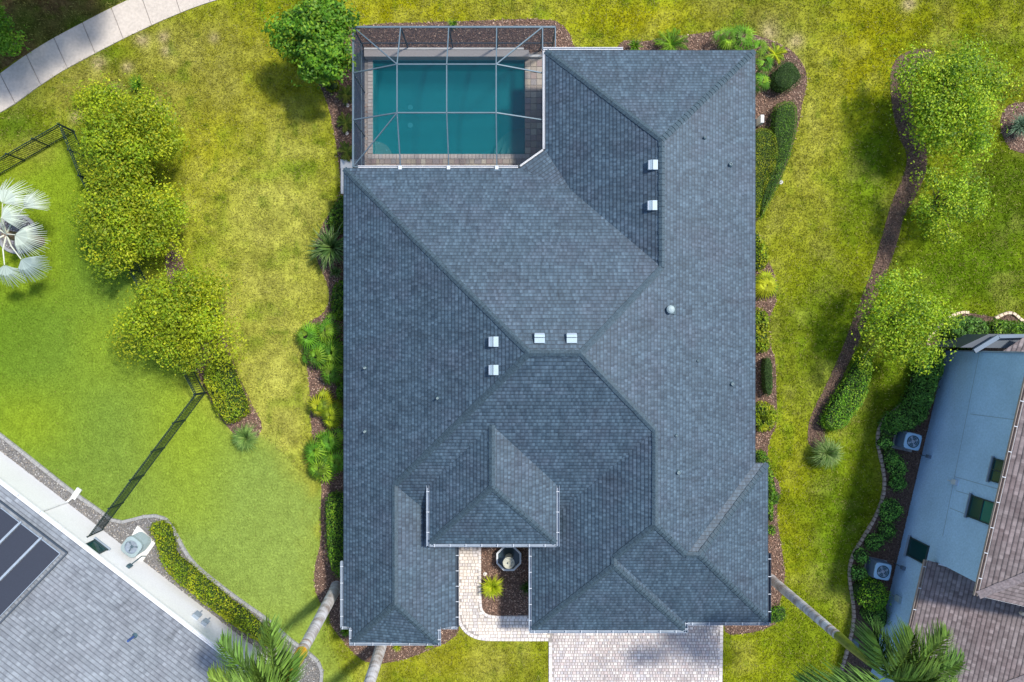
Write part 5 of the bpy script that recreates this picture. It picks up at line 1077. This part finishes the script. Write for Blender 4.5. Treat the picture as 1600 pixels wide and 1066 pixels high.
for i, (px, py, lb) in enumerate(((540, 146, 'small cycad left of the pool cage, top one of three'), (539, 190, 'small cycad left of the pool cage, middle one of three'), (541, 236, 'small cycad left of the pool cage, bottom one by the pale pad'))):
    fan_plant(lb, px, py, 17, .6, CY, 16, group='cycads along the pool cage', name='cycad', pin=True)
spiky('tiny grass tuft at the top edge of the pool cage', 708, 38, 13, .4, MID, 80, .014); spiky('small yellow plant in the front bed under the lower left eave', 621, 1010, 10, .3, YEL * 1.2, 70, .018)
spiky('small yellow green plant at the right end of the lower left front bed', 672, 1008, 10, .3, YEL, 60, .018); spiky('leafy green plant beside the gutter corner of the lower left wing', 541, 986, 13, .5, MID, 70, .03)
# top bed plants
fan_plant('dark green cycad above the middle of the top eave', 1050, 66, 29, .9, MID * .8, 20, name='cycad', pin=True); spiky('leafy green plant at the end of the top white gutter', 992, 72, 16, .5, MID, 80, .03)
for px, py, r, lb in ((1138, 58, 22, 'fan palm above the top eave, leftmost of the corner group'), (1162, 58, 27, 'largest fan palm of the group above the upper right roof corner'), (1186, 76, 22, 'fan palm just off the upper right roof corner'), (1194, 102, 22, 'fan palm between the roof corner and the ball shrub'), (1190, 128, 18, 'lowest fan palm of the corner group, beside the right eave')): fan_plant(lb, px, py, r, 1.5, MID * 1.0, 10, 'fan palms round the upper right roof corner', seg=11, fr=.5)
fan_plant('yellow green cycad between the fan palms and the ball shrub', 1214, 82, 20, .8, YEL, 14, name='cycad', pin=True)
# right wall plants
for px, py, r, p_, lb in ((1190, 388, 13, YEL, 'small yellow green plant by the right wall below the long hedge'), (1192, 540, 14, YEL * .8, 'low green plant just above the small dark box hedge'), (1190, 715, 12, DRK * 1.4, 'low dark green plant by the step in the right eave'), (1205, 650, 20, YEL * .85, 'yellow green strappy plant below the small dark box hedge')):
    spiky(lb, px, py, r, .5, p_, 120, .03)
fan_plant('yellow green fan palm halfway down the right wall', 1198, 446, 24, 1.0, YEL, 14, seg=14, fr=.6)
for px, py, r, lb in ((1207, 778, 13, 'small green shrub beside the right eave of the garage wing'), (1205, 830, 9, 'tiny green shrub below the small one beside the garage wing eave'), (1216, 962, 15, 'yellow green shrub at the lower right corner of the garage wing')):
    shrub(lb, px, py, r, .5, MID * 1.1, group='shrubs beside the garage wing')
spiky('bright yellow green spiky bromeliad in the courtyard bed', 769, 917, 23, .6, np.array([(.42, .50, .015), (.34, .44, .012), (.50, .54, .03)]), 300, .04, 'bromeliad'); spiky('dark green clump half hidden by the courtyard gutter', 823, 917, 14, .5, DRK, 120, .025)
# shrubs in the right neighbour bed
shr = [(1388, 692, 12, 'round shrub left of the upper square air conditioner'), (1396, 714, 12, 'round shrub directly below the upper square air conditioner'), (1406, 732, 15, 'larger round shrub second below the upper air conditioner'), (1407, 756, 13, 'round shrub third below the upper air conditioner'),
       (1396, 800, 18, 'largest round shrub in the middle of the dark bed'), (1390, 832, 14, 'round shrub just below the largest one in the dark bed'), (1370, 850, 14, 'round shrub left of the wall window in the dark bed'), (1350, 871, 12, 'round shrub nearest the stone edging above the lower air conditioner'), (1346, 898, 13, 'round shrub left of the lower square air conditioner'), (1394, 672, 13, 'dark round shrub touching the leafy mass above the upper air conditioner')]
for px, py, r, lb in shr: shrub(lb, px, py, r, 0.8, DRK * 3.4, group='round shrubs in the dark bed')
shrub('big bushy yellow green shrub below the lower air conditioner', 1370, 934, 25, 1.3, MID * 1.6); shrub('dark green bush between the big bushy shrub and the palm', 1374, 966, 20, 1.1, DRK * 2.2); shrub('low dark green bush tucked behind the lower air conditioner bed edge', 1352, 925, 14, .9, DRK)
hedge('hedge', 'leafy dark green planting along the upper part of the shaded wall', [(1440, 560), (1472, 548), (1478, 570), (1462, 620), (1448, 660), (1420, 676), (1385, 672), (1388, 650), (1412, 640), (1430, 605)], 1.1, DRK * 2.2, 420, .12, bump_=.2)
hedge('hedge', 'leafy green planting inside the pale stone arc above the shaded wall', [(1478, 505), (1492, 496), (1515, 494), (1540, 498), (1550, 520), (1540, 535), (1515, 548), (1500, 545), (1485, 528)], .9, DRK * 1.7, 400, .12, bump_=.2)
hedge('hedge', 'leafy green planting inside the stone arc at the right frame edge', [(1550, 505), (1565, 500), (1590, 502), (1620, 508), (1620, 530), (1560, 532), (1548, 520)], .9, MID * .9, 400, .12, bump_=.2)
# silver fan palm at the left edge
zb = 3.0; bx, by = P2(8, 366, 2.6); sp_ = thing('silver_palm', 'silver blue fan palm in a round curbed bed at the left edge', 'palm tree', (bx, by, 0))
SIL = np.array([(.35, .42, .36), (.42, .48, .40), (.28, .35, .32)])
for hx, hy, tx, ty, z, rr, sp2 in ((4, 318, 26, 276, 3.3, 1.55, 170), (37, 325, 66, 296, 3.0, 1.2, 110), (23, 367, 62, 384, 3.1, 1.4, 150), (33, 405, 60, 434, 2.9, 1.3, 140), (7, 414, 12, 446, 3.0, 1.2, 150), (2, 340, 30, 328, 3.6, 1.1, 140), (-25, 340, -60, 310, 3.2, 1.4, 170), (-30, 390, -60, 420, 3.0, 1.4, 170)):
    h3 = np.array(P(hx, hy, z)); t3 = np.array(P(tx, ty, z)); az = math.atan2(t3[1] - h3[1], t3[0] - h3[0]); V, c = fan(rr * 1.02, 24, R(sp2 * .85), SIL, .3, rr * .024); V = rotV(V, az, R(-12)) + h3 - np.array([bx, by, 0])
    fo = quads('frond', V, c, M['silver'], sp_); m_ = MB(); c0 = Vector((0, 0, 2.5)); h_ = Vector(h3) - Vector((bx, by, 0)); m_.tube([c0, c0.lerp(h_, .5) + Vector((0, 0, .18)), h_], [.05, .035, .025], 6); m_.build('petiole', M['petiole'], fo)
m_ = MB(); m_.tube([(0, 0, 0), (0, 0, 2.6)], [.3, .22], 12); m_.build('trunk', M['bark'], sp_)
cx_, cy_ = P2(28, 366); rg = thing('tree_ring', 'round grey curb ring with gravel under the silver palm', 'curb', (cx_, cy_, 0)); m_ = MB(); m_.lathe((0, 0, 0), [(1.12, 0), (1.10, .12), (.95, .12), (.93, .02)], 28); m_.build('curb', M['concrete_g'], rg)
m_ = MB(); m_.lathe((0, 0, .03), [(.95, 0), (0, .03)], 24); m_.build('soil', M['gravel'], rg)
o = chips('gravel', [[(cx_ + .93 * math.cos(a), cy_ + .93 * math.sin(a)) for a in np.linspace(0, 6.28, 20)]], 170, .05, .10, [(.24, .22, .24), (.16, .15, .17), (.38, .35, .36)], .07, 'dark grey gravel inside the round curb ring', 'gravel', wl=.75)
# tall palms
royal_palm('tall grey trunked palm with orange boot beside the lower left corner of the main house', (526, 917), (440, 1078), 10, [(90, 22, .55, 1.05), (135, 15, .62, .95), (70, 30, .8, .5), (108, 38, .5, .62), (170, 10, .8, .9), (205, 5, 1, .9), (240, 5, 1, 1), (280, 5, 1, 1), (320, 5, 1, 1), (150, 40, .5, .6)], PALM * .75, 'shaft_o')
royal_palm('tall grey trunked palm in front of the lower left wing, crown out of frame', (599, 998), (520, 1250), 11.5, [(a, 8, 1.0, .8) for a in (0, 40, 80, 120, 160, 200, 240, 280, 320)], PALM, 'shaft_g', length=3.0)
royal_palm('tall palm leaning out from the lower right corner of the garage wing', (1204, 904), (1385, 1058), 10.6, [(50, 22, .6, .88), (78, 28, .62, .72), (20, 20, .7, .85), (110, 18, .8, .62), (188, 5, .9, 1.0), (-10, 10, .9, .9), (35, 48, .5, .55)], PALM * .6, 'shaft_g', r0=.25, r1=.20, zs=.66)
for lb, poly, h, pl in (('low yellow green planting along the right wall below the box hedge', [(1178, 628), (1206, 630), (1214, 650), (1210, 672), (1178, 676)], .6, YEL * .9), ('low green planting wrapping the step in the right eave', [(1178, 708), (1196, 704), (1208, 735), (1212, 770), (1210, 812), (1198, 822), (1190, 730), (1178, 730)], .6, MID * .9),
                     ('yellow green planting along the right wall just below the long wedge hedge', [(1178, 358), (1190, 366), (1203, 395), (1200, 418), (1178, 424)], .6, YEL * .95), ('yellow green planting under the upper left tree beside the cage', [(500, 120), (520, 118), (530, 128), (526, 142), (508, 140)], .5, YEL * .7), ('low green planting against the eave between the strappy clump and the palmettos', [(524, 440), (545, 436), (545, 500), (520, 498), (516, 470)], .5, MID * .8), ('low green planting against the eave between the palmettos and the yellow fan palms', [(526, 596), (545, 592), (545, 628), (524, 624)], .5, MID * .9), ('dark green planting at the upper left wall just below the pale pad', [(529, 305), (545, 305), (545, 362), (520, 364), (508, 346), (519, 325)], .7, MID * .7), ('low green planting between the fan palm and the small box hedge', [(1178, 478), (1200, 486), (1204, 520), (1206, 548), (1178, 552)], .6, YEL * .85)):
    hedge('ground_planting', lb, poly, h, pl, 300, .13, 'planting', bump_=.25)
# small things on the lawns
def sprinkler(px, py, lb):
    x, y = P2(px, py); m_ = MB(); m_.lathe((0, 0, 0), [(.11, 0), (.11, .04), (.07, .045), (.06, .02), (0, .02)], 12); m_.lathe((0, 0, .02), [(.035, 0), (.03, .06), (0, .065)], 8); o = m_.build('sprinkler_head', M['white_pad']); o.location = (x, y, 0); tag(o, lb, 'sprinkler', 'sprinkler heads in the lawn')
sprinkler(1220, 285, 'round sprinkler head beside the long wedge hedge'); sprinkler(543, 165, 'sprinkler head between the top two cycads'); sprinkler(542, 208, 'sprinkler head between the lower two cycads'); sprinkler(758, 897, 'small sprinkler head beside the courtyard bromeliad')
def flat_box(px, py, d, m, lb, name, cat, rz=0, z=0):
    x, y = P2(px, py); m_ = MB(); m_.box((0, 0, d[2] / 2), d, 0, 0, .94); m_.box((0, 0, d[2] + .01), (d[0] * .8, d[1] * .8, .02)); o = m_.build(name, M[m]); o.location = (x, y, z); o.rotation_euler = (0, 0, rz); tag(o, lb, cat)
flat_box(1334, 1003, (.3, .4, .3), 'ac_navy', 'dark blue utility pedestal between the stone edging and the bushes', 'utility_pedestal', 'utility box'); flat_box(1184, 192, (.2, .45, .7), 'white', 'white utility box against the upper right wall', 'utility_box', 'utility box')
